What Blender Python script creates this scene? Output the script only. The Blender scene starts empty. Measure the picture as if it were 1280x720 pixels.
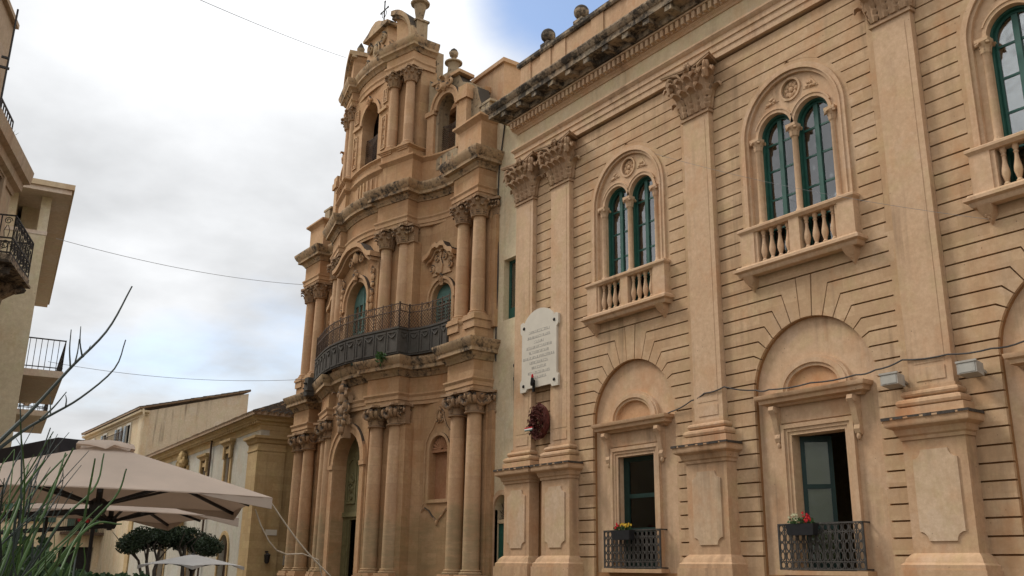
import bpy, bmesh, math, random
from mathutils import Vector, Matrix, Euler
from mathutils.geometry import tessellate_polygon
random.seed(11)
PI = math.pi
scene = bpy.context.scene
col = scene.collection

# ------------------------------------------------------------------ camera
EYE = 1.65
cam_d = bpy.data.cameras.new('camera')
cam = bpy.data.objects.new('camera', cam_d)
col.objects.link(cam)
RX = Vector((0.58074222, 0.22546151, 0.78224394))
RY = Vector((0.8139511, -0.17839946, -0.55286277))
RZ = Vector((0.01490262, 0.95777907, -0.28711874))
cam.matrix_world = Matrix((RX, RY, RZ)).to_4x4()
cam.location = (0, 0, EYE)
cam_d.sensor_width = 36.0
cam_d.lens = 1181.03 / 1280 * 36
cam_d.clip_start = 0.05
cam_d.clip_end = 6000
scene.camera = cam

def at(px, py, dist):
    """point on the sight line of a photograph pixel at a horizontal distance"""
    c = Vector((px - 640, -(py - 360), -1181.03))
    d = Vector((RX.dot(c), RY.dot(c), RZ.dot(c)))
    d *= dist / math.hypot(d.x, d.y)
    return Vector((d.x, d.y, d.z + EYE))

# ------------------------------------------------------------------ world, sun, exposure
SUN_EL, SUN_AZ = math.radians(47), math.radians(212)    # azimuth of the light's source, measured from +X towards +Y
world = bpy.data.worlds.new('World')
scene.world = world
world.use_nodes = True
nt = world.node_tree
nt.nodes.clear()
def wn(t, **k):
    n = nt.nodes.new(t)
    for a, b in k.items(): setattr(n, a, b)
    return n
out = wn('ShaderNodeOutputWorld'); bg = wn('ShaderNodeBackground'); bg.inputs['Strength'].default_value = 0.077
sky = wn('ShaderNodeTexSky', sky_type='NISHITA', sun_disc=False)
sky.sun_elevation = SUN_EL; sky.sun_rotation = math.radians(90) - SUN_AZ
sky.air_density = 1.0; sky.dust_density = 1.5
tc = wn('ShaderNodeTexCoord')
sep = wn('ShaderNodeSeparateXYZ'); nt.links.new(tc.outputs['Generated'], sep.inputs[0])
def wm(op, a, b=None, c=None, clamp=False):
    n = wn('ShaderNodeMath', operation=op); n.use_clamp = clamp
    for i, v in enumerate((a, b, c)):
        if v is None: continue
        if isinstance(v, (int, float)): n.inputs[i].default_value = v
        else: nt.links.new(v, n.inputs[i])
    return n.outputs[0]
# clouds lie on a high layer: project the view direction on it
zc = wm('MAXIMUM', sep.outputs['Z'], 0.02)
zc = wm('ADD', zc, 0.18)
cx_ = wm('DIVIDE', sep.outputs['X'], zc); cy_ = wm('DIVIDE', sep.outputs['Y'], zc)
comb = wn('ShaderNodeCombineXYZ'); nt.links.new(cx_, comb.inputs[0]); nt.links.new(cy_, comb.inputs[1])
nz = wn('ShaderNodeTexNoise'); nz.inputs['Scale'].default_value = 1.1; nz.inputs['Detail'].default_value = 8; nz.inputs['Roughness'].default_value = 0.55
nt.links.new(comb.outputs[0], nz.inputs['Vector'])
nz2 = wn('ShaderNodeTexNoise'); nz2.inputs['Scale'].default_value = 1.25; nz2.inputs['Detail'].default_value = 8; nz2.inputs['Roughness'].default_value = 0.52
mp2 = wn('ShaderNodeMapping'); mp2.inputs['Location'].default_value = (3.1, 7.7, 0); nt.links.new(comb.outputs[0], mp2.inputs[0]); nt.links.new(mp2.outputs[0], nz2.inputs['Vector'])
def toward(v, width):
    """1 near sky direction v, falling to 0 away from it"""
    v = Vector(v).normalized()
    d = wn('ShaderNodeVectorMath', operation='DOT_PRODUCT'); nt.links.new(tc.outputs['Generated'], d.inputs[0]); d.inputs[1].default_value = v
    return wm('MULTIPLY', wm('SUBTRACT', d.outputs['Value'], math.cos(width)), 1.0 / (1 - math.cos(width)), clamp=True)
gap1 = toward(at(705, -20, 1) - Vector((0, 0, EYE)), 0.135)
gap2 = toward(at(330, 455, 1) - Vector((0, 0, EYE)), 0.13)
gap3 = toward(at(110, 520, 1) - Vector((0, 0, EYE)), 0.16)
open_ = wm('ADD', wm('MULTIPLY', gap1, 0.95), wm('ADD', wm('MULTIPLY', gap2, 0.26), wm('MULTIPLY', gap3, 0.28)))
dens = wm('ADD', wm('MULTIPLY', wm('SUBTRACT', nz.outputs['Fac'], 0.5), 1.3), 0.80)
mask = wm('SUBTRACT', dens, open_)
mr = wn('ShaderNodeMapRange', interpolation_type='SMOOTHSTEP'); nt.links.new(mask, mr.inputs['Value'])
mr.inputs['From Min'].default_value = 0.12; mr.inputs['From Max'].default_value = 0.62
# cloud brightness: brighter towards the zenith, soft grey undersides
ramp = wn('ShaderNodeMapRange'); nt.links.new(nz2.outputs['Fac'], ramp.inputs['Value'])
ramp.inputs['From Min'].default_value = 0.36; ramp.inputs['From Max'].default_value = 0.60
ramp.inputs['To Min'].default_value = 6.6; ramp.inputs['To Max'].default_value = 10.4
elev = wm('ADD', wm('MULTIPLY', sep.outputs['Z'], 0.75), 0.72)
bri = wm('MULTIPLY', ramp.outputs[0], elev)
cc = wn('ShaderNodeCombineXYZ')
nt.links.new(wm('MULTIPLY', bri, 0.985), cc.inputs[0]); nt.links.new(bri, cc.inputs[1]); nt.links.new(wm('MULTIPLY', bri, 1.02), cc.inputs[2])
skb = wn('ShaderNodeVectorMath', operation='SCALE'); nt.links.new(sky.outputs[0], skb.inputs[0]); skb.inputs['Scale'].default_value = 2.0
mix = wn('ShaderNodeMix', data_type='RGBA')
nt.links.new(mr.outputs[0], mix.inputs['Factor']); nt.links.new(skb.outputs[0], mix.inputs[6]); nt.links.new(cc.outputs[0], mix.inputs[7])
nt.links.new(mix.outputs[2], bg.inputs['Color']); nt.links.new(bg.outputs[0], out.inputs[0])

sun_d = bpy.data.lights.new('sun', 'SUN'); sun_d.energy = 1.5; sun_d.angle = math.radians(16); sun_d.color = (1.0, 0.95, 0.87)
sun = bpy.data.objects.new('sun', sun_d); col.objects.link(sun)
sd = Vector((math.cos(SUN_EL) * math.cos(SUN_AZ), math.cos(SUN_EL) * math.sin(SUN_AZ), math.sin(SUN_EL)))
sun.rotation_euler = sd.to_track_quat('Z', 'Y').to_euler()
scene.view_settings.view_transform = 'Standard'
scene.view_settings.look = 'None'
scene.view_settings.exposure = 0.45
scene.view_settings.gamma = 1.0
scene.view_settings.use_curve_mapping = False
scene.cycles.max_bounces = 6
scene.cycles.diffuse_bounces = 2
scene.cycles.transparent_max_bounces = 8

# ------------------------------------------------------------------ materials
def new_mat(name):
    m = bpy.data.materials.new(name); m.use_nodes = True
    t = m.node_tree; t.nodes.clear()
    o = t.nodes.new('ShaderNodeOutputMaterial'); b = t.nodes.new('ShaderNodeBsdfPrincipled')
    t.links.new(b.outputs[0], o.inputs[0])
    return m, t, b, o
class NT:
    def __init__(s, t): s.t = t
    def n(s, typ, **k):
        n = s.t.nodes.new(typ)
        for a, b in k.items(): setattr(n, a, b)
        return n
    def l(s, a, b): s.t.links.new(a, b)
    def math(s, op, a, b=None, clamp=False):
        n = s.n('ShaderNodeMath', operation=op); n.use_clamp = clamp
        for i, v in enumerate((a, b)):
            if v is None: continue
            if isinstance(v, (int, float)): n.inputs[i].default_value = v
            else: s.l(v, n.inputs[i])
        return n.outputs[0]
    def noise(s, vec, scale, detail=4, rough=0.55, st=None, loc=None):
        if st or loc:
            m = s.n('ShaderNodeMapping'); m.inputs['Scale'].default_value = st or (1, 1, 1); m.inputs['Location'].default_value = loc or (0, 0, 0)
            s.l(vec, m.inputs[0]); vec = m.outputs[0]
        n = s.n('ShaderNodeTexNoise'); n.inputs['Scale'].default_value = scale; n.inputs['Detail'].default_value = detail; n.inputs['Roughness'].default_value = rough
        s.l(vec, n.inputs['Vector']); return n.outputs['Fac']
    def rng(s, v, a, b, c=0.0, d=1.0):
        n = s.n('ShaderNodeMapRange'); s.l(v, n.inputs['Value'])
        for k, x in zip(('From Min', 'From Max', 'To Min', 'To Max'), (a, b, c, d)): n.inputs[k].default_value = x
        return n.outputs[0]
    def mix(s, f, a, b, blend='MIX'):
        n = s.n('ShaderNodeMix', data_type='RGBA', blend_type=blend)
        for i, v in ((0, f), (6, a), (7, b)):
            if isinstance(v, (int, float)): n.inputs[i].default_value = v
            elif isinstance(v, (tuple, list)): n.inputs[i].default_value = (*v, 1) if len(v) == 3 else v
            else: s.l(v, n.inputs[i])
        return n.outputs[2]
def stone(name, base, alt, stain=0.35, lichen=0.0, block=None, bump=0.25, rough=0.9, streak=0.35, joint=0.0, damp=0.0):
    """weathered limestone: patchy tint, ashlar tone per block, rain streaks, rust bloom, black lichen"""
    m, t, b, o = new_mat(name); q = NT(t)
    pos = q.n('ShaderNodeNewGeometry').outputs['Position']
    big = q.noise(pos, 0.45, 5, 0.6)
    c = q.mix(q.rng(big, 0.3, 0.7), base, alt)
    mid = q.noise(pos, 2.3, 6, 0.65)
    c = q.mix(q.rng(mid, 0.25, 0.75, 0, 0.45), c, tuple(x * 0.72 for x in base))
    # pale worn bloom
    pal = q.noise(pos, 1.1, 6, 0.7, loc=(9, 4, 2))
    c = q.mix(q.rng(pal, 0.55, 0.78, 0, 0.4), c, (min(1, base[0] * 1.2), min(1, base[1] * 1.28), min(1, base[2] * 1.42)))
    rep = q.noise(pos, 0.8, 2, 0.4, loc=(31, 4, 12)); rg = q.noise(pos, 6, 4, 0.6)
    c = q.mix(q.rng(q.math('ADD', rep, q.math('MULTIPLY', rg, 0.12)), 0.69, 0.70, 0, 0.35), c, (base[0] * 1.02, base[1] * 1.12, base[2] * 1.3))
    bumps = q.noise(pos, 38, 4, 0.7)
    t1 = q.noise(pos, 1.7, 5, 0.6, loc=(13, 2, 8)); t2 = q.noise(pos, 1.2, 5, 0.6, st=(1, 1, .7), loc=(7, 19, 3))
    c = q.mix(q.rng(t1, 0.50, 0.68, 0, 0.6), c, (base[0] * 0.88, base[1] * 0.98, base[2] * 0.88))
    c = q.mix(q.rng(t2, 0.52, 0.70, 0, 0.55), c, (base[0] * 0.92, base[1] * 0.78, base[2] * 0.68))
    grain = q.noise(pos, 9, 8, 0.78, loc=(4, 1, 7))
    c = q.mix(q.rng(grain, 0.42, 0.70, 0, 0.55), c, tuple(x * y for x, y in zip(base, (0.66, 0.60, 0.55))))
    c = q.mix(q.rng(grain, 0.30, 0.45, 0.35, 0), c, tuple(min(1, x * y) for x, y in zip(base, (1.2, 1.24, 1.3))))
    pit = q.n('ShaderNodeTexVoronoi'); pit.inputs['Scale'].default_value = 6.5; pit.inputs['Randomness'].default_value = 1.0; q.l(pos, pit.inputs['Vector'])
    pm = q.math('MULTIPLY', q.math('LESS_THAN', pit.outputs['Distance'], 0.085), q.rng(q.noise(pos, 1.6, 3), 0.5, 0.6))
    c = q.mix(q.math('MULTIPLY', pm, 0.7), c, tuple(x * 0.3 for x in base))
    if block:
        sx = q.n('ShaderNodeSeparateXYZ'); q.l(pos, sx.inputs[0])
        along = q.math('ADD', sx.outputs[0], q.math('MULTIPLY', sx.outputs[1], 0.7))
        row = q.math('FLOOR', q.math('DIVIDE', q.math('SUBTRACT', sx.outputs[2], 0.0), block[1]))
        sh = q.math('MULTIPLY', q.math('FRACT', q.math('MULTIPLY', row, 0.618)), block[0])
        cc = q.math('DIVIDE', q.math('ADD', along, sh), block[0]); colm = q.math('FLOOR', cc)
        cb = q.n('ShaderNodeCombineXYZ'); q.l(colm, cb.inputs[0]); q.l(row, cb.inputs[1])
        w = q.n('ShaderNodeTexWhiteNoise', noise_dimensions='3D'); q.l(cb.outputs[0], w.inputs['Vector'])
        c = q.mix(q.rng(w.outputs['Value'], 0, 1, 0, 0.42), c, tuple(x * 0.62 for x in (base[0], base[1] * 0.9, base[2] * 0.82)))
        if joint:
            fr = q.math('FRACT', cc); fz = q.math('FRACT', q.math('DIVIDE', sx.outputs[2], block[1]))
            e = q.math('MAXIMUM', q.math('LESS_THAN', fr, 0.012 / block[0]), q.math('LESS_THAN', fz, 0.012 / block[1]))
            c = q.mix(q.math('MULTIPLY', e, joint), c, tuple(x * 0.5 for x in base))
    stv = q.noise(pos, 1.0, 6, 0.6, st=(3.4, 3.4, 0.16))
    stm = q.noise(pos, 0.5, 3, 0.5, loc=(3, 8, 5))
    f = q.math('MULTIPLY', q.rng(stv, 0.5, 0.72, 0, 1), q.rng(stm, 0.42, 0.62, 0, streak), True)
    c = q.mix(f, c, (base[0] * 0.42, base[1] * 0.40, base[2] * 0.40))
    rust = q.noise(pos, 0.9, 5, 0.65, st=(1, 1, 0.6), loc=(1, 15, 7))
    c = q.mix(q.rng(rust, 0.56, 0.74, 0, stain), c, (base[0] * 0.82, base[1] * 0.58, base[2] * 0.42))
    if damp:       # greenish rising damp with a ragged upper edge
        sz = q.n('ShaderNodeSeparateXYZ'); q.l(pos, sz.inputs[0])
        edge = q.math('ADD', sz.outputs[2], q.math('MULTIPLY', q.math('SUBTRACT', q.noise(pos, 1.2, 6, 0.65), 0.5), 2.6))
        c = q.mix(q.math('MULTIPLY', q.rng(edge, 3.5, 3.1, 0, damp), q.rng(q.noise(pos, 3, 6, 0.7, st=(.5, .5, 2.2)), 0.35, 0.6, 0.25, 1), True), c, (base[0] * 0.50, base[1] * 0.62, base[2] * 0.60))
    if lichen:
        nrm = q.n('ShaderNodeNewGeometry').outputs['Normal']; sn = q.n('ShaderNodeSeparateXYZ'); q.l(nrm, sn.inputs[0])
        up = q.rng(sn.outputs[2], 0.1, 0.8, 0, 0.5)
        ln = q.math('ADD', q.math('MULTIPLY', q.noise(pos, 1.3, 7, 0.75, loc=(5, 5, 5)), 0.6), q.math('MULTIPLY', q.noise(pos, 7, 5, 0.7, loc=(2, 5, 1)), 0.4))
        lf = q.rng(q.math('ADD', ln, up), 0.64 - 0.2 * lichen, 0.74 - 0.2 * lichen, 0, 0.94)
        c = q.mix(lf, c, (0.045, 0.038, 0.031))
    q.l(c, b.inputs['Base Color']); b.inputs['Roughness'].default_value = rough
    b.inputs['Specular IOR Level'].default_value = 0.2
    bp = q.n('ShaderNodeBump'); bp.inputs['Strength'].default_value = bump; bp.inputs['Distance'].default_value = 0.02
    hh = q.math('ADD', q.math('MULTIPLY', bumps, 0.35), q.math('MULTIPLY', mid, 1.0))
    q.l(hh, bp.inputs['Height']); q.l(bp.outputs[0], b.inputs['Normal'])
    return m
def plain(name, base, rough=0.6, metal=0.0, var=0.25, scale=6, spec=0.3, bump=0.0, trans=0.0):
    m, t, b, o = new_mat(name); q = NT(t)
    pos = q.n('ShaderNodeNewGeometry').outputs['Position']
    n = q.noise(pos, scale, 5, 0.6)
    c = q.mix(q.rng(n, 0.3, 0.7, 0, 1), tuple(x * (1 - var) for x in base), tuple(min(1, x * (1 + var)) for x in base))
    q.l(c, b.inputs['Base Color']); b.inputs['Roughness'].default_value = rough; b.inputs['Metallic'].default_value = metal
    b.inputs['Specular IOR Level'].default_value = spec
    if bump:
        bp = q.n('ShaderNodeBump'); bp.inputs['Strength'].default_value = bump; bp.inputs['Distance'].default_value = 0.01
        q.l(q.noise(pos, scale * 5, 3), bp.inputs['Height']); q.l(bp.outputs[0], b.inputs['Normal'])
    if trans:
        tr = q.n('ShaderNodeBsdfTranslucent'); q.l(c, tr.inputs[0]); ms = q.n('ShaderNodeMixShader'); ms.inputs[0].default_value = trans
        q.l(b.outputs[0], ms.inputs[1]); q.l(tr.outputs[0], ms.inputs[2]); q.l(ms.outputs[0], o.inputs[0])
    return m
def glass(name, tint=(0.92, 0.95, 0.94), refl=4.2):
    m, t, b, o = new_mat(name); q = NT(t); t.nodes.remove(b)
    tr = q.n('ShaderNodeBsdfTransparent'); tr.inputs[0].default_value = (*tint, 1)
    gl = q.n('ShaderNodeBsdfGlossy'); gl.inputs['Roughness'].default_value = 0.02
    pos = q.n('ShaderNodeNewGeometry').outputs['Position']
    bp = q.n('ShaderNodeBump'); bp.inputs['Strength'].default_value = 0.12; bp.inputs['Distance'].default_value = 0.05
    q.l(q.noise(pos, 1.8, 2), bp.inputs['Height']); q.l(bp.outputs[0], gl.inputs['Normal'])
    fr = q.n('ShaderNodeFresnel'); fr.inputs[0].default_value = 1.55
    ms = q.n('ShaderNodeMixShader'); q.l(q.math('MULTIPLY', fr.outputs[0], refl, True), ms.inputs[0]); q.l(tr.outputs[0], ms.inputs[1]); q.l(gl.outputs[0], ms.inputs[2]); q.l(ms.outputs[0], o.inputs[0])
    return m
M = {}
P_BASE, P_ALT = (0.60, 0.40, 0.235), (0.65, 0.455, 0.28)
C_BASE, C_ALT = (0.53, 0.305, 0.155), (0.60, 0.405, 0.235)
M['pal'] = stone('palazzo_stone', P_BASE, P_ALT, block=(0.92, 0.303), stain=0.6, streak=0.85)
M['pal_trim'] = stone('palazzo_trim_stone', (0.62, 0.41, 0.25), (0.67, 0.47, 0.305), stain=0.5, streak=0.85)
M['pal_worn'] = stone('palazzo_weathered_stone', (0.57, 0.36, 0.21), (0.62, 0.42, 0.26), stain=0.8, streak=0.7)
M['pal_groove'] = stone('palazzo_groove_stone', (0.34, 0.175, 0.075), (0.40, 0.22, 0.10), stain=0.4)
M['pal_pale'] = stone('palazzo_pale_panel', (0.62, 0.435, 0.275), (0.66, 0.49, 0.335), stain=0.5, streak=0.8)
M['pal_rust'] = stone('palazzo_rusty_field', (0.58, 0.335, 0.18), (0.63, 0.40, 0.23), stain=0.6)
M['niche'] = stone('church_red_plaster', (0.40, 0.19, 0.10), (0.45, 0.24, 0.13), stain=0.4)
M['pal_lead'] = plain('blackened_lead', (0.06, 0.048, 0.038), 0.8, var=0.5, scale=9)
M['pal_carved'] = stone('palazzo_carved_stone', (0.43, 0.275, 0.165), (0.49, 0.33, 0.205), stain=0.5, streak=0.5, bump=0.5)
M['pal_frieze'] = stone('palazzo_frieze_plaster', (0.66, 0.51, 0.315), (0.70, 0.55, 0.36), stain=0.2, streak=0.6)
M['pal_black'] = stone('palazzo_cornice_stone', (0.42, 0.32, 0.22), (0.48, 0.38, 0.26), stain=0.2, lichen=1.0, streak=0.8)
M['plaster'] = stone('side_plaster', (0.70, 0.57, 0.375), (0.73, 0.60, 0.405), stain=0.25, streak=0.5)
M['chu'] = stone('church_stone', C_BASE, C_ALT, block=(0.8, 0.36), stain=0.5, streak=0.7, joint=0.3, damp=0.7)
M['chu_col'] = stone('church_column_stone', (0.60, 0.375, 0.215), (0.66, 0.455, 0.285), block=(30, 0.62), stain=0.5, streak=0.7, joint=0.35, damp=0.75)
M['chu_trim'] = stone('church_trim_stone', (0.54, 0.32, 0.17), (0.60, 0.40, 0.235), stain=0.4, lichen=0.12, streak=0.6)
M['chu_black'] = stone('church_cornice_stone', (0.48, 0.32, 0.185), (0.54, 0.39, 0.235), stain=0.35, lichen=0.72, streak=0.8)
M['chu_carved'] = stone('church_carved_stone', (0.38, 0.235, 0.135), (0.45, 0.30, 0.18), stain=0.4, lichen=0.1, streak=0.6, bump=0.5)
M['chu_roof'] = stone('church_top_stone', (0.40, 0.29, 0.18), (0.46, 0.36, 0.23), stain=0.3, lichen=0.6, streak=0.8)
M['balc_panel'] = stone('balcony_grey_panel', (0.075, 0.066, 0.057), (0.14, 0.125, 0.105), stain=0.3, streak=0.8, bump=0.4)
M['yellow'] = stone('ochre_house_stone', (0.52, 0.365, 0.18), (0.56, 0.41, 0.22), stain=0.5, streak=0.8, block=(0.7, 0.3), joint=0.35)
M['yellow_plaster'] = stone('grey_house_plaster', (0.50, 0.46, 0.38), (0.54, 0.50, 0.42), stain=0.12, streak=0.5)
M['cream'] = stone('cream_plaster', (0.66, 0.52, 0.34), (0.70, 0.56, 0.38), stain=0.2, streak=0.6)
M['gable'] = stone('stained_gable_plaster', (0.62, 0.49, 0.34), (0.66, 0.54, 0.38), stain=0.3, streak=1.6)
M['b1'] = stone('pink_beige_plaster', (0.50, 0.37, 0.25), (0.54, 0.41, 0.285), stain=0.3, streak=0.5)
M['b2'] = stone('cream_modern_plaster', (0.70, 0.59, 0.40), (0.73, 0.62, 0.43), stain=0.05, streak=0.25)
M['soffit'] = stone('brown_soffit_paint', (0.74, 0.61, 0.48), (0.76, 0.63, 0.50), stain=0.05, streak=0.1)
M['tile'] = stone('old_roof_tile', (0.33, 0.22, 0.14), (0.40, 0.29, 0.19), stain=0.3, lichen=0.5)
M['green'] = plain('dark_green_paint', (0.018, 0.085, 0.062), 0.45, var=0.2, spec=0.4)
M['green_dark'] = plain('blackish_green_paint', (0.010, 0.030, 0.024), 0.5, var=0.2)
M['teal'] = plain('faded_teal_paint', (0.10, 0.19, 0.16), 0.6, var=0.2)
M['door_olive'] = plain('olive_door_paint', (0.16, 0.14, 0.065), 0.6, var=0.25, scale=3)
M['wood'] = plain('brown_door_wood', (0.22, 0.11, 0.045), 0.6, var=0.25, scale=3)
M['glass'] = glass('window_glass')
M['glass_dull'] = glass('dusty_window_glass', (0.8, 0.82, 0.76), 1.0)
M['curtain'] = plain('white_curtain', (0.72, 0.72, 0.70), 0.9, var=0.06, scale=2, trans=0.3)
M['blind'] = plain('sage_blind', (0.27, 0.285, 0.175), 0.9, var=0.08, scale=2)
M['iron'] = plain('rusty_black_iron', (0.045, 0.038, 0.033), 0.7, metal=0.3, var=0.4, scale=14)
M['iron_grey'] = plain('grey_cast_iron', (0.075, 0.068, 0.06), 0.65, metal=0.3, var=0.4, scale=14)
M['iron_rust'] = plain('rust_brown_iron', (0.10, 0.065, 0.045), 0.8, metal=0.2, var=0.4, scale=9)
M['marble'] = plain('white_marble', (0.62, 0.56, 0.46), 0.55, var=0.06, scale=2.5)
M['letter'] = plain('grey_engraving', (0.33, 0.31, 0.28), 0.8, var=0.2)
M['bronze'] = plain('dark_bronze', (0.02, 0.018, 0.016), 0.5, metal=0.5)
M['wreath'] = plain('dry_red_laurel', (0.10, 0.025, 0.017), 0.8, var=0.5, scale=30)
M['white'] = plain('white_ribbon', (0.75, 0.75, 0.72), 0.7, var=0.05)
M['red'] = plain('red_petal', (0.50, 0.012, 0.018), 0.6, var=0.3, scale=40)
M['yellow_petal'] = plain('yellow_petal', (0.65, 0.42, 0.03), 0.6, var=0.3, scale=40)
M['pale_petal'] = plain('pale_petal', (0.55, 0.52, 0.33), 0.6, var=0.3, scale=40)
M['leaf'] = plain('flower_leaf', (0.05, 0.10, 0.03), 0.6, var=0.4, scale=30, trans=0.2)
M['box_black'] = plain('black_planter', (0.02, 0.02, 0.022), 0.6)
M['lamp_grey'] = plain('grey_floodlight_metal', (0.40, 0.37, 0.32), 0.6, metal=0.0, var=0.15)
M['lamp_glass'] = plain('dusty_lamp_glass', (0.44, 0.42, 0.37), 0.4, var=0.1)
M['cable'] = plain('dark_cable', (0.05, 0.045, 0.042), 0.7)
M['wire'] = plain('grey_wire', (0.22, 0.22, 0.22), 0.7)
M['rope'] = plain('pale_rope', (0.50, 0.42, 0.32), 0.9, var=0.15, scale=40)
M['canvas'] = plain('cream_canvas', (0.64, 0.525, 0.43), 0.85, var=0.07, scale=1.6, trans=0.45, bump=0.12)
M['canvas_white'] = plain('white_canvas', (0.62, 0.60, 0.57), 0.85, var=0.05, scale=3, trans=0.2)
M['awning'] = plain('black_awning', (0.022, 0.020, 0.022), 0.8)
M['pole'] = plain('dark_pole', (0.03, 0.026, 0.024), 0.5)
M['rush'] = plain('rush_green', (0.044, 0.088, 0.020), 0.6, var=0.45, scale=9, trans=0.1)
M['rush_dark'] = plain('rush_dark', (0.022, 0.030, 0.024), 0.7, var=0.4, scale=9)
M['shrub'] = plain('shrub_leaf', (0.030, 0.060, 0.022), 0.7, var=0.5, scale=7, trans=0.2)
M['crown'] = plain('ficus_leaf', (0.035, 0.055, 0.028), 0.6, var=0.5, scale=3, trans=0.15)
M['agave'] = plain('agave_leaf', (0.09, 0.15, 0.05), 0.5, var=0.35, scale=9, trans=0.1)
M['bark'] = plain('grey_bark', (0.10, 0.085, 0.07), 0.9, var=0.3, scale=12)
M['terracotta'] = plain('terracotta', (0.36, 0.17, 0.09), 0.8, var=0.15)
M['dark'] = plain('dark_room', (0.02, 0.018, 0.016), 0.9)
M['shutter'] = plain('blue_grey_shutter', (0.36, 0.40, 0.42), 0.6)
M['shutter_green'] = plain('green_shutter', (0.06, 0.11, 0.08), 0.6)
M['pave'] = stone('street_paving', (0.17, 0.15, 0.12), (0.21, 0.18, 0.145), block=(0.9, 0.5), stain=0.1)
M['hill'] = plain('wooded_hill', (0.045, 0.06, 0.045), 0.9, var=0.5, scale=0.05)

# ------------------------------------------------------------------ mesh builder
class MB:
    def __init__(s): s.v = []; s.f = []; s.T = None
    def add(s, vs, fs):
        k = len(s.v)
        for p in vs:
            p = Vector(p)
            if s.T is not None: p = s.T @ p
            s.v.append(p)
        s.f += [tuple(k + i for i in f) for f in fs]
        return s
    def box(s, x0, x1, y0, y1, z0, z1):
        return s.add([(x0,y0,z0),(x1,y0,z0),(x1,y1,z0),(x0,y1,z0),(x0,y0,z1),(x1,y0,z1),(x1,y1,z1),(x0,y1,z1)],
              [(0,3,2,1),(4,5,6,7),(0,1,5,4),(1,2,6,5),(2,3,7,6),(3,0,4,7)])
    def plate(s, loops, y0, y1):
        """closed slab standing in the x-z plane; loops[0] is the outline, the others are holes"""
        tri = tessellate_polygon([[Vector((x, z, 0)) for x, z in L] for L in loops])
        flat = [p for L in loops for p in L]; n = len(flat)
        vs = [(x, y0, z) for x, z in flat] + [(x, y1, z) for x, z in flat]
        fs = [tuple(t) for t in tri] + [tuple(n + i for i in reversed(t)) for t in tri]
        k = 0
        for L in loops:
            m = len(L)
            for i in range(m):
                a, b = k + i, k + (i + 1) % m
                fs.append((a, b, n + b, n + a))
            k += m
        return s.add(vs, fs)
    def slab(s, poly, z0, z1):
        n = len(poly)
        vs = [(x, y, z0) for x, y in poly] + [(x, y, z1) for x, y in poly]
        fs = [tuple(reversed(range(n))), tuple(range(n, 2 * n))] + [(i, (i + 1) % n, n + (i + 1) % n, n + i) for i in range(n)]
        return s.add(vs, fs)
    def sweep(s, path, prof, closed=False):
        """profile [(out, z)] (closed loop) carried along a plan path; 'out' is to the right of the walking direction"""
        P = [Vector(p) for p in path]; n = len(P); m = len(prof); nrm = []
        for i in range(n):
            if closed: a, b = P[i] - P[i-1], P[(i+1) % n] - P[i]
            else:
                a = P[i] - P[i-1] if i else P[1] - P[0]
                b = P[i+1] - P[i] if i < n - 1 else P[i] - P[i-1]
            a.normalize(); b.normalize()
            na, nb = Vector((a.y, -a.x)), Vector((b.y, -b.x))
            q = na + nb
            if q.length < 0.2: q = na.copy()
            q.normalize(); q /= max(0.35, q.dot(na))
            nrm.append(q)
        vs = [(P[i].x + nrm[i].x * o, P[i].y + nrm[i].y * o, z) for i in range(n) for o, z in prof]
        fs = []
        for i in range(n if closed else n - 1):
            j = (i + 1) % n
            for k in range(m):
                l = (k + 1) % m
                fs.append((i*m + k, j*m + k, j*m + l, i*m + l))
        if not closed:
            tri = tessellate_polygon([[Vector((o, z, 0)) for o, z in prof]])
            fs += [tuple(t) for t in tri] + [tuple((n-1)*m + i for i in reversed(t)) for t in tri]
        return s.add(vs, fs)
    def lathe(s, prof, cx, cy, n=20, a0=0.0, a1=2*PI, sx=1, sy=1):
        full = abs(a1 - a0 - 2*PI) < 1e-6
        k = n if full else n + 1; m = len(prof)
        vs = [(cx + r*sx*math.cos(a0 + (a1-a0)*i/n), cy + r*sy*math.sin(a0 + (a1-a0)*i/n), z) for i in range(k) for r, z in prof]
        fs = []
        for i in range(n):
            j = (i + 1) % k
            for q in range(m - 1): fs.append((i*m+q, j*m+q, j*m+q+1, i*m+q+1))
        if full:
            fs.append(tuple(i*m for i in reversed(range(n)))); fs.append(tuple(i*m + m-1 for i in range(n)))
        return s.add(vs, fs)
    def tube(s, pts, r, n=6, closed=False):
        P = [Vector(p) for p in pts]; k = len(P)
        R = r if isinstance(r, (list, tuple)) else [r] * k
        vs = []; up = None
        for i in range(k):
            if closed: d = P[(i+1) % k] - P[i-1]
            else: d = P[min(i+1, k-1)] - P[max(i-1, 0)]
            if d.length < 1e-9: d = Vector((0, 0, 1))
            d.normalize()
            if up is None:
                up = Vector((0, 0, 1)) if abs(d.z) < 0.9 else Vector((1, 0, 0))
            up = (up - d * up.dot(d))
            if up.length < 1e-4: up = d.orthogonal()
            up.normalize(); sd_ = d.cross(up)
            for j in range(n):
                a = 2 * PI * (j + 0.5) / n
                vs.append(P[i] + (up * math.cos(a) + sd_ * math.sin(a)) * R[i])
        fs = []
        for i in range(k if closed else k - 1):
            q = (i + 1) % k
            for j in range(n):
                l = (j + 1) % n
                fs.append((i*n + j, i*n + l, q*n + l, q*n + j))
        if not closed:
            fs.append(tuple(reversed(range(n)))); fs.append(tuple((k-1)*n + j for j in range(n)))
        return s.add(vs, fs)
    def bar(s, a, b, w):
        return s.tube([a, b], w * 0.7071, 4)
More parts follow.
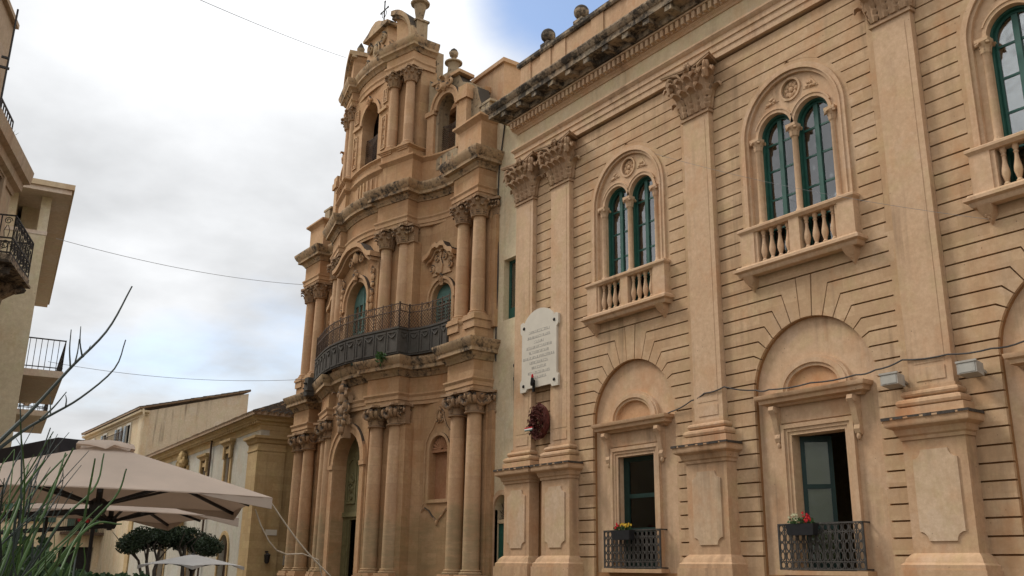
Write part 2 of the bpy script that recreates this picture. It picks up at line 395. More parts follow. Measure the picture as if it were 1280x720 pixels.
    def leaf(s, o, d, w, h, curl=0.35, t=0.35, side=None):
        """carved acanthus leaf standing at o, leaning out along d"""
        o = Vector(o); d = Vector(d).normalized(); sd_ = Vector((-d.y, d.x, 0))
        if side: sd_ = Vector(side)
        rows = [(0, 0, .75), (.07*curl, .16, 1.12), (.09*curl, .26, .78), (.13*curl, .40, 1.2), (.16*curl, .50, .82), (.26*curl, .64, 1.12), (.42*curl, .78, .78), (.7*curl, .92, .82), (1.0*curl, .95, .5), (1.12*curl, .80, .2)]
        vs = []; m = 5
        for i, (ou, z, ww) in enumerate(rows):
            c = o + d * (ou * h) + Vector((0, 0, z * h)); hw = w * ww * 0.5
            nrm = d if i < 6 else (d * 0.4 + Vector((0, 0, 0.9)))
            vs += [c - sd_ * hw, c - sd_ * hw * .45 + nrm * (w * t * .35), c + nrm * (w * t * .22), c + sd_ * hw * .45 + nrm * (w * t * .35), c + sd_ * hw]
            vs += [c - nrm * (w * .10)]
        fs = []; m = 6
        for i in range(len(rows) - 1):
            for j in range(m):
                l = (j + 1) % m
                fs.append((i*m + j, i*m + l, (i+1)*m + l, (i+1)*m + j))
        fs.append(tuple(reversed(range(m)))); fs.append(tuple((len(rows)-1)*m + j for j in range(m)))
        return s.add(vs, fs)
    def volute(s, c, d, r, th, turns=1.7, flip=1):
        """spiral scroll in the vertical plane of direction d"""
        c = Vector(c); d = Vector(d).normalized(); pts = []; rr = []
        N = int(14 * turns)
        for i in range(N + 1):
            a = PI / 2 - flip * 0 + i / N * turns * 2 * PI
            q = r * (1 - 0.82 * i / N)
            pts.append(c + d * (-q * math.cos(a)) * -flip + Vector((0, 0, q * math.sin(a))))
            rr.append(th * (1 - 0.45 * i / N))
        return s.tube(pts, rr, 6)
    def blob(s, c, rx, ry, rz, n=10, m=6, jit=0.0):
        vs = []; fs = []
        c = Vector(c)
        for i in range(1, m):
            t = PI * i / m
            for j in range(n):
                a = 2 * PI * j / n; k = 1 + random.uniform(-jit, jit)
                vs.append(c + Vector((rx*math.sin(t)*math.cos(a)*k, ry*math.sin(t)*math.sin(a)*k, rz*math.cos(t)*k)))
        top = len(vs); vs.append(c + Vector((0, 0, rz))); vs.append(c - Vector((0, 0, rz)))
        for i in range(m - 2):
            for j in range(n):
                l = (j + 1) % n; fs.append((i*n+j, (i+1)*n+j, (i+1)*n+l, i*n+l))
        for j in range(n):
            l = (j + 1) % n; fs.append((top, j, l)); fs.append((top+1, (m-2)*n+l, (m-2)*n+j))
        return s.add(vs, fs)
    def build(s, name, mat, parent=None, smooth=True, ang=32):
        me = bpy.data.meshes.new(name)
        me.from_pydata([tuple(p) for p in s.v], [], s.f)
        bm = bmesh.new(); bm.from_mesh(me)
        bmesh.ops.recalc_face_normals(bm, faces=bm.faces)
        bm.to_mesh(me); bm.free()
        me.materials.append(M[mat] if isinstance(mat, str) else mat)
        if smooth:
            me.polygons.foreach_set('use_smooth', [True] * len(me.polygons))
            me.set_sharp_from_angle(angle=math.radians(ang))
        o = bpy.data.objects.new(name, me); col.objects.link(o)
        if parent:
            o.parent = parent; o.location = -wloc(parent)
        return o
def wloc(o):
    v = o.location.copy()
    while o.parent: o = o.parent; v += o.location
    return v
def tag(o, label=None, cat=None, group=None, kind=None):
    if label: o['label'] = label
    if cat: o['category'] = cat
    if group: o['group'] = group
    if kind: o['kind'] = kind
    return o
def thing(name, label, cat, loc=(0, 0, 0), group=None):
    o = bpy.data.objects.new(name, None); col.objects.link(o); o.location = loc; o.empty_display_size = 0.2
    return tag(o, label, cat, group)
def copy_part(o, parent, dx=0.0, dy=0.0, dz=0.0):
    c = o.copy(); col.objects.link(c); c.parent = parent
    c.location = o.location + Vector((dx, dy, dz))
    for ch in o.children:
        d = ch.copy(); col.objects.link(d); d.parent = c
    return c
def arc(cx, cz, r, a0, a1, n=16, rz=None):
    rz = rz or r
    return [(cx + r * math.cos(math.radians(a0 + (a1 - a0) * i / n)), cz + rz * math.sin(math.radians(a0 + (a1 - a0) * i / n))) for i in range(n + 1)]
def arched(cx, hw, z0, zs, n=16, rise=None):
    """outline of an arched opening, anticlockwise"""
    return [(cx - hw, z0), (cx + hw, z0)] + arc(cx, zs, hw, 0, 180, n, rise)
def rect(x0, x1, z0, z1): return [(x0, z0), (x1, z0), (x1, z1), (x0, z1)]

# ------------------------------------------------------------------ ground, street, hill
g = MB(); g.add([(-3000, -3000, 0), (3000, -3000, 0), (3000, 3000, 0), (-3000, 3000, 0)], [(0, 1, 2, 3)])
tag(g.build('ground', 'pave', smooth=False), kind='structure')
g = MB(); g.box(-37.6, 6, 14.2, 16.0, 0.0, 0.14)
tag(g.build('pavement', 'pave', smooth=False), kind='structure')
g = MB(); hv = []; hf = []; N = 48
for i in range(N + 1):
    a = math.radians(4 + 16 * i / N); u = i / N
    H = 66 * math.exp(-((u - 0.22) / 0.25) ** 2) + 12 * math.sin(u * 23) * 0.4 + 8 + random.uniform(-2, 2)
    for k, (dd, hh) in enumerate(((560, -5), (640, .5), (720, 1.0), (900, .7), (1100, -5))):
        z = H * hh if hh > 0 else -5
        hv.append((-dd * math.cos(a), dd * math.sin(a), z))
for i in range(N):
    for k in range(4): hf.append((i*5+k, (i+1)*5+k, (i+1)*5+k+1, i*5+k+1))
g.add(hv, hf); tag(g.build('hill', 'hill'), kind='structure')

# ------------------------------------------------------------------ PALAZZO
YW = 16.15                       # face of the rusticated wall
YB = YW + 0.07                   # backing wall
GZ = [12.03 - 0.303 * k for k in range(-6, 36)]      # groove heights
PIL = [-20.27, -14.83, -9.39, -3.95, 1.49]           # pilaster axes
BAYS = [-17.55, -12.11, -6.67, -1.23]
palazzo = thing('palazzo', 'long pale stone palace with grooved walls, giant pilasters and green windows', 'palace', (-9, YW, 0))

def bay_holes(x):
    return [arched(x, 1.30, 8.27, 11.35, 24), arched(x, 1.5, 1.66, 5.37, 28)]
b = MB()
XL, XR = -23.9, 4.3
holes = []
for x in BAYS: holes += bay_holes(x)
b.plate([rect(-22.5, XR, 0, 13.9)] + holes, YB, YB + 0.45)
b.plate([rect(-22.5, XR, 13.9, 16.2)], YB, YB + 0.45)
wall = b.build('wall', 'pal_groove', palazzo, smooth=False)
b = MB()
b.plate([rect(-24.3, -22.5, 0, 16.3), rect(-23.32, -22.58, 9.08, 11.06), arched(-23.2, 0.42, 0.0, 3.38, 12)], YW + 0.01, YW + 0.45)
b.build('side_wall', 'plaster', palazzo, smooth=False)
# ring round the plain doorway
b = MB(); b.plate([arched(-23.2, 0.56, 0.0, 3.38, 12), arched(-23.2, 0.418, -0.001, 3.38, 12)], YW - 0.02, YW + 0.05); b.build('door_surround', 'pal_trim', palazzo)
# body behind the front: side, back, roof, floors
b = MB()
b.box(-24.3, -23.9, YB + 0.46, 30, 0, 16.2); b.box(XR - 0.4, XR, YB + 0.46, 30, 0, 16.2); b.box(-23.9, XR - 0.4, 29.6, 30, 0, 16.2)
b.box(-24.3, XR, YB + 0.46, 30, 16.2, 16.5); b.box(-23.9, XR - 0.4, YB + 0.46, 29.6, 7.6, 7.9); b.box(-23.9, XR - 0.4, YB + 0.46, 29.6, 1.3, 1.62)
for x in (-20.3, -14.83, -9.4, -3.9): b.box(x - .15, x + .15, YB + 0.46, 29.6, 1.7, 16.1)
b.build('roof', 'pal_frieze', palazzo, smooth=False)

# ---- rusticated courses of one bay (built round x = 0, copied along the front)
KT = [0.585, 0.868, 1.10, 1.292, 1.443]     # where each voussoir joint bends
KE = [(0.414, 6.85), (0.666, 6.757), (0.918, 6.596), (1.12, 6.404), (1.282, 6.183)]
g_ = 0.0165
def courses():
    b = MB()
    X0, X1 = -2.285, 2.06
    def arch_x(z, r, zs):        # half width of an arched shape at height z
        if z <= zs: return r
        return math.sqrt(max(0.0, r * r - (z - zs) ** 2))
    for i in range(len(GZ) - 1):
        z1, z0 = GZ[i] - g_, GZ[i + 1] + g_
        if z0 < 1.9: continue
        for s in (-1, 1):
            xe = X0 if s < 0 else X1
            xs = abs(xe)
            if z1 > 13.9: continue
            if z0 > 8.0:          # beside the upper window
                if z0 > 11.35 + 1.52: continue
                ze = [z0 + (z1 - z0) * k / 6 for k in range(7)]
                inn = [(arch_x(z, 1.53, 11.35), z) for z in ze]
                if z0 < 9.3: inn = [(1.53, z) for z in ze]
                if inn[-1][0] < 0.02: inn[-1] = (0.02, inn[-1][1])
                poly = [(s * xs, z0)] + [(s * a, z) for a, z in inn] + [(s * xs, z1)]
                b.plate([poly], YW + random.uniform(-.004, .004), YB + 0.02)
            elif z1 < 6.0:        # beside the lower recess
                poly = [(s * xs, z0), (s * arch_x(z0, 1.512, 5.37), z0), (s * arch_x((z0 + z1) / 2, 1.512, 5.37), (z0 + z1) / 2), (s * arch_x(z1, 1.512, 5.37), z1), (s * xs, z1)]
                b.plate([poly], YW, YB + 0.02)
        if z0 > 11.35 + 1.52 and z1 < 13.9: b.plate([rect(X0, X1, z0, z1)], YW, YB + 0.02)
        if 7.7 < z0 < 8.0: b.plate([rect(X0, X1, z0, z1)], YW, YB + 0.02)
    b.plate([rect(2.0605, 2.288, 0, 13.9)], YW, YB + 0.02)
    b.plate([rect(-2.285, -1.512, 0, 2.03 - g_)], YW, YB + 0.02); b.plate([rect(1.512, 2.06, 0, 2.03 - g_)], YW, YB + 0.02)
    b.plate([arched(0, 1.531, 8.1, 11.35, 28), arched(0, 1.40, 8.0995, 11.35, 28)], YW, YB + 0.02)
    # fan of bent voussoirs
    zk = [GZ[21 - 0 + k] for k in range(6)]
    for s in (-1, 1):
        xs = 2.285 if s < 0 else 2.06
        for k in range(5):
            zt, kx, (ex, ez) = zk[k], KT[k], KE[k]
            if k < 4: zb, kx2, (ex2, ez2) = zk[k + 1], KT[k + 1], KE[k + 1]
            else: zb, kx2, (ex2, ez2) = zk[5], 1.425, (1.40, 5.95)
            a0 = math.degrees(math.atan2(ez2 - 5.37, ex2)); a1 = math.degrees(math.atan2(ez - 5.37, ex))
            ar = arc(0, 5.37, 1.512, a0 + 0.5, a1 - 0.5, 4)
            poly = [(xs, zb + g_), (kx2 + g_ * .4, zb + g_)] + ar + [(kx + g_ * 1.1, zt - g_), (xs, zt - g_)]
            b.plate([[(s * a, z) for a, z in poly]], YW, YB + 0.02)
        # the voussoir beside the keystone and the course above it
        a1 = math.degrees(math.atan2(6.87 - 5.37, 0.155)); a0 = math.degrees(math.atan2(KE[0][1] - 5.37, KE[0][0]))
        poly = [(xs, zk[0] + g_), (KT[0] + g_ * .4, zk[0] + g_)] + arc(0, 5.37, 1.512, a0 + .5, a1, 4) + [(0.215, GZ[20] - g_), (xs, GZ[20] - g_)]
        b.plate([[(s * a, z) for a, z in poly]], YW, YB + 0.02)
    poly = arc(0, 5.37, 1.512, 84.9, 95.1, 4) + [(-0.185, GZ[20] - g_), (0.185, GZ[20] - g_)]
    b.plate([poly], YW - 0.006, YB + 0.02)
    return b
c0 = courses().build('rusticated_blocks', 'pal', palazzo, smooth=False)
c0.location.x += BAYS[0]
for x in BAYS[1:]: copy_part(c0, palazzo, x - BAYS[0])
b = MB()
for i in range(len(GZ) - 1):
    z1, z0 = GZ[i] - g_, GZ[i + 1] + g_
    if 4.4 < z0 and z1 < 13.9: b.box(-21.585, -20.72, YW, YB + 0.02, z0, z1)
b.build('rusticated_blocks', 'pal', palazzo, smooth=False)

# ---- capitals
def pil_capital(w=0.86, z0=12.66, z1=13.93):
    b = MB(); hw = w / 2; yf = 16.0
    b.box(-hw - .045, hw + .045, yf - .045, YW + .02, z0 - .10, z0 - .045); b.box(-hw - .025, hw + .025, yf - .025, YW + .02, z0 - .045, z0)
    H = z1 - z0
    vs = [];   # bell
    for z, e in ((z0, 0), (z0 + .45*H, .02), (z0 + .75*H, .10), (z0 + .86*H, .2)):
        vs += [(-hw - e, YW + .02, z), (-hw - e, yf - e, z), (hw + e, yf - e, z), (hw + e, YW + .02, z)]
    fs = [(i*4+j, i*4+j+1, i*4+j+5, i*4+j+4) for i in range(3) for j in range(3)] + [(0, 1, 2, 3), (15, 14, 13, 12)]
    b.add(vs, fs)
    for x in (-.31, -.105, .105, .31): b.leaf((x*1.1, yf - .02, z0), (x*.5, -1, 0), .26, .46*H, .62, .6)
    for x in (-.40, -.2, 0, .2, .40): b.leaf((x*1.1, yf - .06, z0 + .24*H), (x * .7, -1, 0), .25, .50*H, .50, .6)
    for s in (-1, 1):
        b.leaf((s*(hw + .01), yf + .06, z0), (s, 0, 0), .25, .46*H, .6, .6); b.leaf((s*(hw + .03), yf + .0, z0 + .25*H), (s, -.6, 0), .26, .48*H, .65, .6)
        d = Vector((s * .75, -1, 0)).normalized()
        for k in (0, 1):
            dd = Vector((s * (.95 if k else .45), -.75 if k else -1, 0)).normalized()
            b.volute(Vector((s * (hw + .14), yf - .15, z0 + .82*H)) + dd * .05, dd, .185, .06, 1.6, 1)
        b.tube([(s*.10, yf - .08, z0 + .52*H), (s*.22, yf - .14, z0 + .74*H), (s*.36, yf - .20, z0 + .90*H), (s*(hw + .1), yf - .22, z0 + .95*H)], [.03, .035, .045, .05], 6)
        b.volute((s * .12, yf - .17, z0 + .80*H), (-s, -.2, 0), .125, .042, 1.4)
        b.blob((s*.30, yf - .2, z0 + .66*H), .09, .08, .11, 7, 5, .25)
        b.blob((s*(hw + .18), yf - .24, z0 + .64*H), .10, .10, .14, 7, 5, .25)
    # concave abacus with its flower
    ab = [(-hw - .40, yf - .33), (-hw*.6, yf - .20), (0, yf - .16), (hw*.6, yf - .20), (hw + .40, yf - .33), (hw + .34, yf - .18), (hw + .22, YW + .02), (-hw - .22, YW + .02), (-hw - .34, yf - .18)]
    b.slab(ab, z0 + .93*H, z0 + .965*H)
    b.slab([(x * 1.03, y - .02 if y < YW else y) for x, y in ab], z0 + .965*H, z1)
    for k in range(6):
        a = 2*PI*k/6; b.blob((.085*math.cos(a), yf - .25, z0 + .95*H + .085*math.sin(a)), .055, .05, .055, 6, 4)
    b.blob((0, yf - .29, z0 + .95*H), .05, .05, .05, 6, 4)
    b.leaf((0, yf - .16, z0 + .62*H), (0, -1, 0), .2, .3*H, .5)
    return b
def pil_pedestal():
    b = MB(); yd = 15.84; hd = .60
    def ring(w, y, z0, z1): b.box(-w, w, y, YW + .02, z0, z1)
    # attic base of the shaft
    ring(.47, 15.96, 4.93, 5.0); 
    b.sweep([(-.47, YW + .02), (-.47, 15.96), (.47, 15.96), (.47, YW + .02)], [(-.05, 4.80), (.04, 4.80), (.075, 4.825), (.09, 4.865), (.075, 4.905), (.04, 4.93), (-.05, 4.93)])
    b.sweep([(-.50, YW + .02), (-.50, 15.93), (.50, 15.93), (.50, YW + .02)], [(-.08, 4.62), (.06, 4.62), (.12, 4.65), (.135, 4.70), (.12, 4.75), (.06, 4.78), (.0, 4.80), (-.08, 4.80)])
    ring(.66, 15.80, 4.46, 4.62)
    # pedestal cornice
    pth = [(-hd, YW + .02), (-hd, yd), (hd, yd), (hd, YW + .02)]
    b.sweep(pth, [(-.05, 4.03), (.03, 4.03), (.035, 4.09), (.07, 4.12), (.10, 4.22), (.20, 4.27), (.215, 4.30), (.215, 4.38), (.235, 4.40), (.235, 4.43), (.05, 4.46), (-.05, 4.46)])
    ring(hd, yd, 2.05, 4.04)
    def pan(hw, z0, z1, c):
        L = []
        for cx, cz, a0, a1 in ((-hw, z0, 90, 0), (hw, z0, 180, 90), (hw, z1, 270, 180), (-hw, z1, 360, 270)): L += arc(cx, cz, c, a0, a1, 6)
        return L
    b.sweep(pth, [(-.05, 1.78), (.17, 1.78), (.17, 1.86), (.12, 1.90), (.10, 1.96), (.05, 2.02), (.0, 2.06), (-.05, 2.06)])
    ring(.80, 15.64, 0, 1.78)
    return b
def pil_shaft():
    b = MB(); hw = .43
    b.box(-hw, hw, 16.0, YW + .02, 5.0, 12.56)
    b.box(-.30, .30, 15.992, 16.01, 5.42, 12.40); b.box(-.29, .29, 15.985, 16.01, 5.10, 5.34)
    return b
pp = pil_shaft().build('pilaster', 'pal_trim', palazzo, smooth=False); 
cc_ = pil_capital().build('capital', 'pal_carved', pp); cc_.location = (0, 0, 0)
pd_ = pil_pedestal().build('pedestal', 'pal_worn', pp); pd_.location = (0, 0, 0)
b = MB(); L_ = []
for cx_0, cz_0, a0_, a1_ in ((-.42, 2.26, 90, 0), (.42, 2.26, 180, 90), (.42, 3.84, 270, 180), (-.42, 3.84, 360, 270)): L_ += arc(cx_0, cz_0, .16, a0_, a1_, 6)
b.plate([L_], 15.814, 15.85); b.build('panel', 'pal_pale', pp, smooth=False).location = (0, 0, 0)
b = MB()
for y0, w in ((15.60, .86),):
    for x0, x1 in ((-.845, -.66), (-.60, -.40), (-.30, -.08), (.0, .16), (.27, .60), (.65, .845)):
        b.box(x0, x1, 15.598, 15.64, 4.40 + random.uniform(-.012, .015), 4.442)
b.box(.80, .842, 15.64, 16.12, 4.39, 4.442); b.box(-.842, -.80, 15.64, 16.12, 4.39, 4.442); b.box(-.84, .84, 15.603, 15.66, 4.436, 4.447)
b.build('lead_edging', 'pal_lead', pp, smooth=False).location = (0, 0, 0)
pp.location.x += -22.03
for x in PIL: copy_part(pp, palazzo, x + 22.03)

# ---- twin-arched window (surround, colonnettes, sashes, balustrade)
def bifora(x):
    root = MB()
    # mouldings of the big arch
    root.plate([arched(0, 1.42, 9.15, 11.35, 32), arched(0, 1.30, 9.149, 11.35, 32)], YW - .05, YW + .06)
    root.plate([arched(0, 1.30, 9.15, 11.35, 32), arched(0, 1.22, 9.149, 11.35, 32)], YW - .015, YW + .2)
    root.plate([arched(0, 1.33, 9.15, 11.35, 32), arched(0, 1.29, 9.149, 11.35, 32)], YW - .075, YW - .04)
    op = [arched(s * .50, .465, 8.271, 11.35, 20) for s in (-1, 1)]
    med = [(0.0 + .25 * math.cos(2*PI*k/24), 12.24 + .25 * math.sin(2*PI*k/24)) for k in range(24)]
    outl = [(-1.225, 8.27), (1.225, 8.27)] + arc(0, 11.35, 1.225, 0, 180, 32)
    root.plate([outl] + op + [med], YW + .07, YW + .17)
    root.plate([[(-1.29, 8.27), (1.29, 8.27)] + arc(0, 11.35, 1.29, 0, 180, 32), [(-1.0, 8.2701), (1.0, 8.2701)] + arc(0, 11.35, 1.0, 0, 180, 32)], YW + .171, YW + .42)
    for s in (-1, 1):      # small archivolts
        root.plate([arc(s*.50, 11.35, .545, 4, 176, 20) + arc(s*.50, 11.35, .467, 176, 4, 20)], YW + .035, YW + .09)
        root.plate([arc(s*.50, 11.35, .575, 24, 156, 20) + arc(s*.50, 11.35, .543, 156, 24, 20)], YW + .015, YW + .09)
        # carved spandrel leaves
        c = s * .50
        root.plate([[(c - .16*s, 12.08), (c + .24*s, 12.04), (c + .05*s, 12.34)]], YW + .055, YW + .08)
        for k, (a, z) in enumerate(((-.05, 12.12), (.06, 12.10), (.14, 12.08), (.0, 12.20), (.05, 12.18))): root.blob((c + a*s, YW + .05, z), .055, .03, .035, 6, 4, .2)
    root.plate([[(.285*math.cos(2*PI*k/28), 12.24 + .285*math.sin(2*PI*k/28)) for k in range(28)], [(.235*math.cos(2*PI*k/28), 12.24 + .235*math.sin(2*PI*k/28)) for k in range(28)]], YW + .035, YW + .09)
    w = root.build('arched_window', 'pal_trim', palazzo)
    mm = MB(); mm.plate([[(.245*math.cos(2*PI*k/20), 12.24 + .245*math.sin(2*PI*k/20)) for k in range(20)]], YW + .12, YW + .2)
    for k in range(8):
        a = 2*PI*k/8; mm.blob((.13*math.cos(a), YW + .11, 12.24 + .13*math.sin(a)), .06, .04, .06, 7, 5, .15)
    mm.blob((0, YW + .10, 12.24), .07, .05, .07, 8, 5); mm.blob((-.02, YW + .09, 12.10), .05, .04, .07, 7, 5)
    mm.build('medallion', 'pal_worn', w)
    for s in (-1, 0, 1):
        cm = MB(); cx = s * 1.03; cy = YW + .09; r = .075 if s else .066
        cm.lathe([(.11, 9.15), (.11, 9.22), (.09, 9.25), (.10, 9.28), (.08, 9.33), (r, 9.36), (r*.9, 11.02), (r*1.15, 11.05), (r*.95, 11.08), (r, 11.12), (.13, 11.24), (.15, 11.28)], cx, cy, 14)
        cm.box(cx - .13, cx + .13, cy - .14, YW + .16, 11.28, 11.35)
        for k in range(6):
            a = 2*PI*k/6 + .3; cm.leaf((cx + .08*math.cos(a), cy + .08*math.sin(a), 11.06), (math.cos(a), math.sin(a), 0), .10, .2, .5)
        for k in range(4):
            a = PI/4 + PI/2*k; cm.blob((cx + .15*math.cos(a), cy + .15*math.sin(a), 11.25), .04, .04, .04, 6, 4)
        cm.build('colonette', 'pal_trim', w)
    # timber sashes: thick mullion, three glazing bars
    for s in (-1, 1):
        sm = MB(); x0 = s * .50; ys = YW + .172
        sm.plate([arched(x0, .495, 8.27, 11.35, 16), arched(x0, .425, 8.33, 11.35, 16)], ys, ys + .15)
        sm.plate([arched(x0, .42, 8.335, 11.35, 16), arched(x0, .375, 8.42, 11.35, 16)], ys + .075, ys + .125)
        sm.box(x0 - .055, x0 + .055, ys + .055, ys + .124, 8.40, 11.70)
        for z in (9.13, 9.83, 10.53, 11.18): sm.box(x0 - .39, x0 + .39, ys + .085, ys + .12, z - .022, z + .022)
        sm.build('sash', 'green', w)
        gm = MB(); gm.plate([arched(x0, .40, 8.41, 11.35, 16)], ys + .10, ys + .106); gm.build('pane', 'glass', w, smooth=False)
        cu = MB(); n = 26; vs = []
        xa, xb = (x0 + .02, x0 + .44)
        for i in range(n + 1):
            u = i / n; vs += [(xa + (xb - xa)*u, ys + .20 + .022*math.sin(u*34), 8.3), (xa + (xb - xa)*u, ys + .20 + .03*math.sin(u*34 + .5), 11.85)]
        for i in range(n + 1):
            u = 1 - i / n; vs += [(xa + (xb - xa)*u, ys + .21 + .022*math.sin(u*34), 8.3), (xa + (xb - xa)*u, ys + .21 + .03*math.sin(u*34 + .5), 11.85)]
        k = 2 * (2*n + 2)
        cu.add(vs, [(2*i, 2*i+2, 2*i+3, 2*i+1) for i in range(2*n + 1)] + [(k-2, 0, 1, k-1)])
        cu.build('curtain', 'curtain', w)
    # balustrade
    bl = MB(); yr = 15.97
    bl.sweep([(-1.49, YW + .02), (-1.49, yr), (1.49, yr), (1.49, YW + .02)], [(-.22, 9.05), (.0, 9.05), (.02, 9.08), (.05, 9.11), (.05, 9.16), (.03, 9.18), (-.22, 9.18)])
    for s in (-1, 1):
        bl.box(min(s*1.10, s*1.49), max(s*1.10, s*1.49), yr, YW + .05, 8.27, 9.05)
        bl.box(min(s*1.02, s*1.10), max(s*1.02, s*1.10), yr + .03, YW + .05, 8.27, 9.05)
    bl.box(-.135, .135, yr, YW + .05, 8.27, 9.05)
    bl.sweep([(-1.5, YW + .02), (-1.5, yr - .02), (1.5, yr - .02), (1.5, YW + .02)], [(-.16, 8.04), (.02, 8.04), (.05, 8.08), (.06, 8.13), (.13, 8.16), (.13, 8.22), (.08, 8.24), (.06, 8.28), (-.16, 8.28)])
    bo = bl.build('balustrade', 'pal_trim', palazzo)
    for s in (-1, 1):
        for k in range(4):
            bu = MB(); bx = s * (.245 + .2233 * k)
            bu.box(bx - .07, bx + .07, yr + .05, yr + .19, 8.28, 8.33)
            bu.lathe([(.055, 8.33), (.06, 8.36), (.035, 8.40), (.05, 8.45), (.075, 8.55), (.07, 8.62), (.04, 8.78), (.033, 8.88), (.05, 8.91), (.033, 8.94), (.055, 8.98), (.06, 9.05)], bx, yr + .12, 12)
            bu.build('baluster', 'pal_trim', bo)
        ck = MB(); cx = s * 1.30
        ck.add([(cx-.13, YW+.01, 8.04), (cx+.13, YW+.01, 8.04), (cx+.13, 15.9, 8.04), (cx-.13, 15.9, 8.04), (cx-.12, YW+.01, 7.88), (cx+.12, YW+.01, 7.88), (cx+.12, 15.97, 7.94), (cx-.12, 15.97, 7.94), (cx, YW+.01, 7.70), (cx, YW - .04, 7.72)],
               [(0,1,2,3), (3,2,6,7), (0,3,7,4), (1,5,6,2), (4,7,9,8), (5,8,9,6), (6,9,7), (0,4,8,5,1)])
        for a, z in ((-.05, 7.99), (.05, 7.99), (0, 7.93), (0, 7.84), (-.04, 7.88), (.04, 7.88)): ck.blob((cx + a, 16.02 + (8 - z)*.35, z), .045, .07, .045, 6, 4, .2)
        ck.build('corbel', 'pal_worn', bo)
    for o in (w, bo): o.location.x += x
    return w, bo
W0, B0 = bifora(BAYS[0])
for x in BAYS[1:]:
    copy_part(W0, palazzo, x - BAYS[0]); copy_part(B0, palazzo, x - BAYS[0])

# ---- tall ground-floor window in its arched recess
def door_bay(x):
    YR = YW + .13
    r = MB()
    r.plate([arched(0, 1.52, 1.60, 5.37, 28), rect(-.655, .655, 1.72, 4.46)], YR, YR + .3)
    for a, bb, y in ((.655, .73, .045), (.73, .80, .07), (.80, .885, .10)):
        r.plate([[(-bb, 1.72), (-a, 1.72), (-a, 4.46 + a - .655), (a, 4.46 + a - .655), (a, 1.72), (bb, 1.72), (bb, 4.46 + bb - .655), (-bb, 4.46 + bb - .655)]], YR - y, YR + .02)
    r.box(-1.0, 1.0, YR - .03, YR + .02, 4.73, 5.10)
    d = r.build('door_surround', 'pal_trim', palazzo, smooth=False)
    h = MB()
    h.sweep([(-1.12, YR + .02), (-1.12, YR - .1), (1.12, YR - .1), (1.12, YR + .02)], [(-.05, 5.08), (.03, 5.08), (.06, 5.12), (.16, 5.15), (.17, 5.22), (.22, 5.25), (.235, 5.30), (.235, 5.33), (.0, 5.35), (-.05, 5.35)])
    h.build('hood', 'pal_worn', d)
    for s in (-1, 1):
        k = MB(); pts = []
        prof = [(YR, 5.08), (YR - .26, 5.08), (YR - .28, 5.0), (YR - .22, 4.92), (YR - .17, 4.80), (YR - .15, 4.65), (YR - .10, 4.50), (YR - .12, 4.42), (YR - .09, 4.34), (YR - .03, 4.30), (YR, 4.34)]
        vs = [(s*.97 - .065, y, z) for y, z in prof] + [(s*.97 + .065, y, z) for y, z in prof]; n = len(prof)
        tri = tessellate_polygon([[Vector((y, z, 0)) for y, z in prof]])
        k.add(vs, [tuple(t) for t in tri] + [tuple(n + i for i in reversed(t)) for t in tri] + [(i, (i+1) % n, n + (i+1) % n, n + i) for i in range(n)])
        k.tube([(s*.97 - .085, YR - .2, 4.99), (s*.97 + .085, YR - .2, 4.99)], .06, 10); k.blob((s*.97, YR - .06, 4.28), .045, .05, .07, 8, 5)
        k.build('console', 'pal_trim', d)
    l = MB()
    def seg(hw, z, n=20): return [(hw * math.cos(PI - PI * i / n), 5.38 + z * math.sin(PI * i / n)) for i in range(n + 1)]
    a, bq = seg(.90, .68), seg(.64, .45)
    l.plate([[(-.90, 5.30)] + a + [(.90, 5.30), (.64, 5.30)] + bq[::-1] + [(-.64, 5.30)]], YR - .10, YR + .02)
    a2, b2 = seg(.84, .62), seg(.72, .52)
    l.plate([[(-.84, 5.30)] + a2 + [(.84, 5.30), (.72, 5.30)] + b2[::-1] + [(-.72, 5.30)]], YR - .135, YR - .08)
    l.build('lunette', 'pal_trim', d)
    l = MB(); l.plate([[(-.66, 5.30)] + b2 + [(.66, 5.30)]], YR - .02, YR + .01); l.build('lunette_field', 'pal_rust', d, smooth=False)
    d.location.x += x
    return d
D0 = door_bay(BAYS[0])
for x in BAYS[1:]: copy_part(D0, palazzo, x - BAYS[0])
def leaf_door(x, opened):
    yd = YW + .34
    def leaf(T):
        m = MB(); m.T = T
        m.plate([rect(0, .64, 1.70, 4.46), rect(.09, .55, 1.95, 2.57), rect(.09, .55, 2.66, 3.38), rect(.09, .55, 3.47, 4.34)], 0, .06)
        o = m.build('door_leaf', 'green_dark', palazzo, smooth=False)
        p = MB(); p.T = T; p.box(.08, .56, .025, .031, 1.94, 4.35); p.build('pane', 'glass_dull', o, smooth=False)
        c = MB(); c.T = T; c.box(.08, .56, .07, .078, 1.94, 4.35); c.build('blind', 'blind', o, smooth=False)
    if opened:
        leaf(Matrix.Translation((x - .65, yd, 0)) @ Matrix.Rotation(math.radians(38), 4, 'Z'))
        leaf(Matrix.Translation((x + .65, yd, 0)) @ Matrix.Rotation(math.radians(97), 4, 'Z'))
    else:
        m = MB(); m.plate([rect(x - .65, x + .65, 1.70, 4.46), rect(x - .46, x + .46, 1.95, 2.62), rect(x - .46, x + .46, 2.72, 3.44), rect(x - .46, x + .46, 3.54, 4.34)], yd - .06, yd); o = m.build('door_leaf', 'green_dark', palazzo, smooth=False)
        m = MB(); m.box(x - .47, x + .47, yd - .03, yd - .024, 1.94, 4.35); m.build('pane', 'glass_dull', o, smooth=False)
        m = MB(); m.box(x - .47, x + .47, yd + .01, yd + .02, 1.94, 4.35); m.build('blind', 'blind', o, smooth=False)
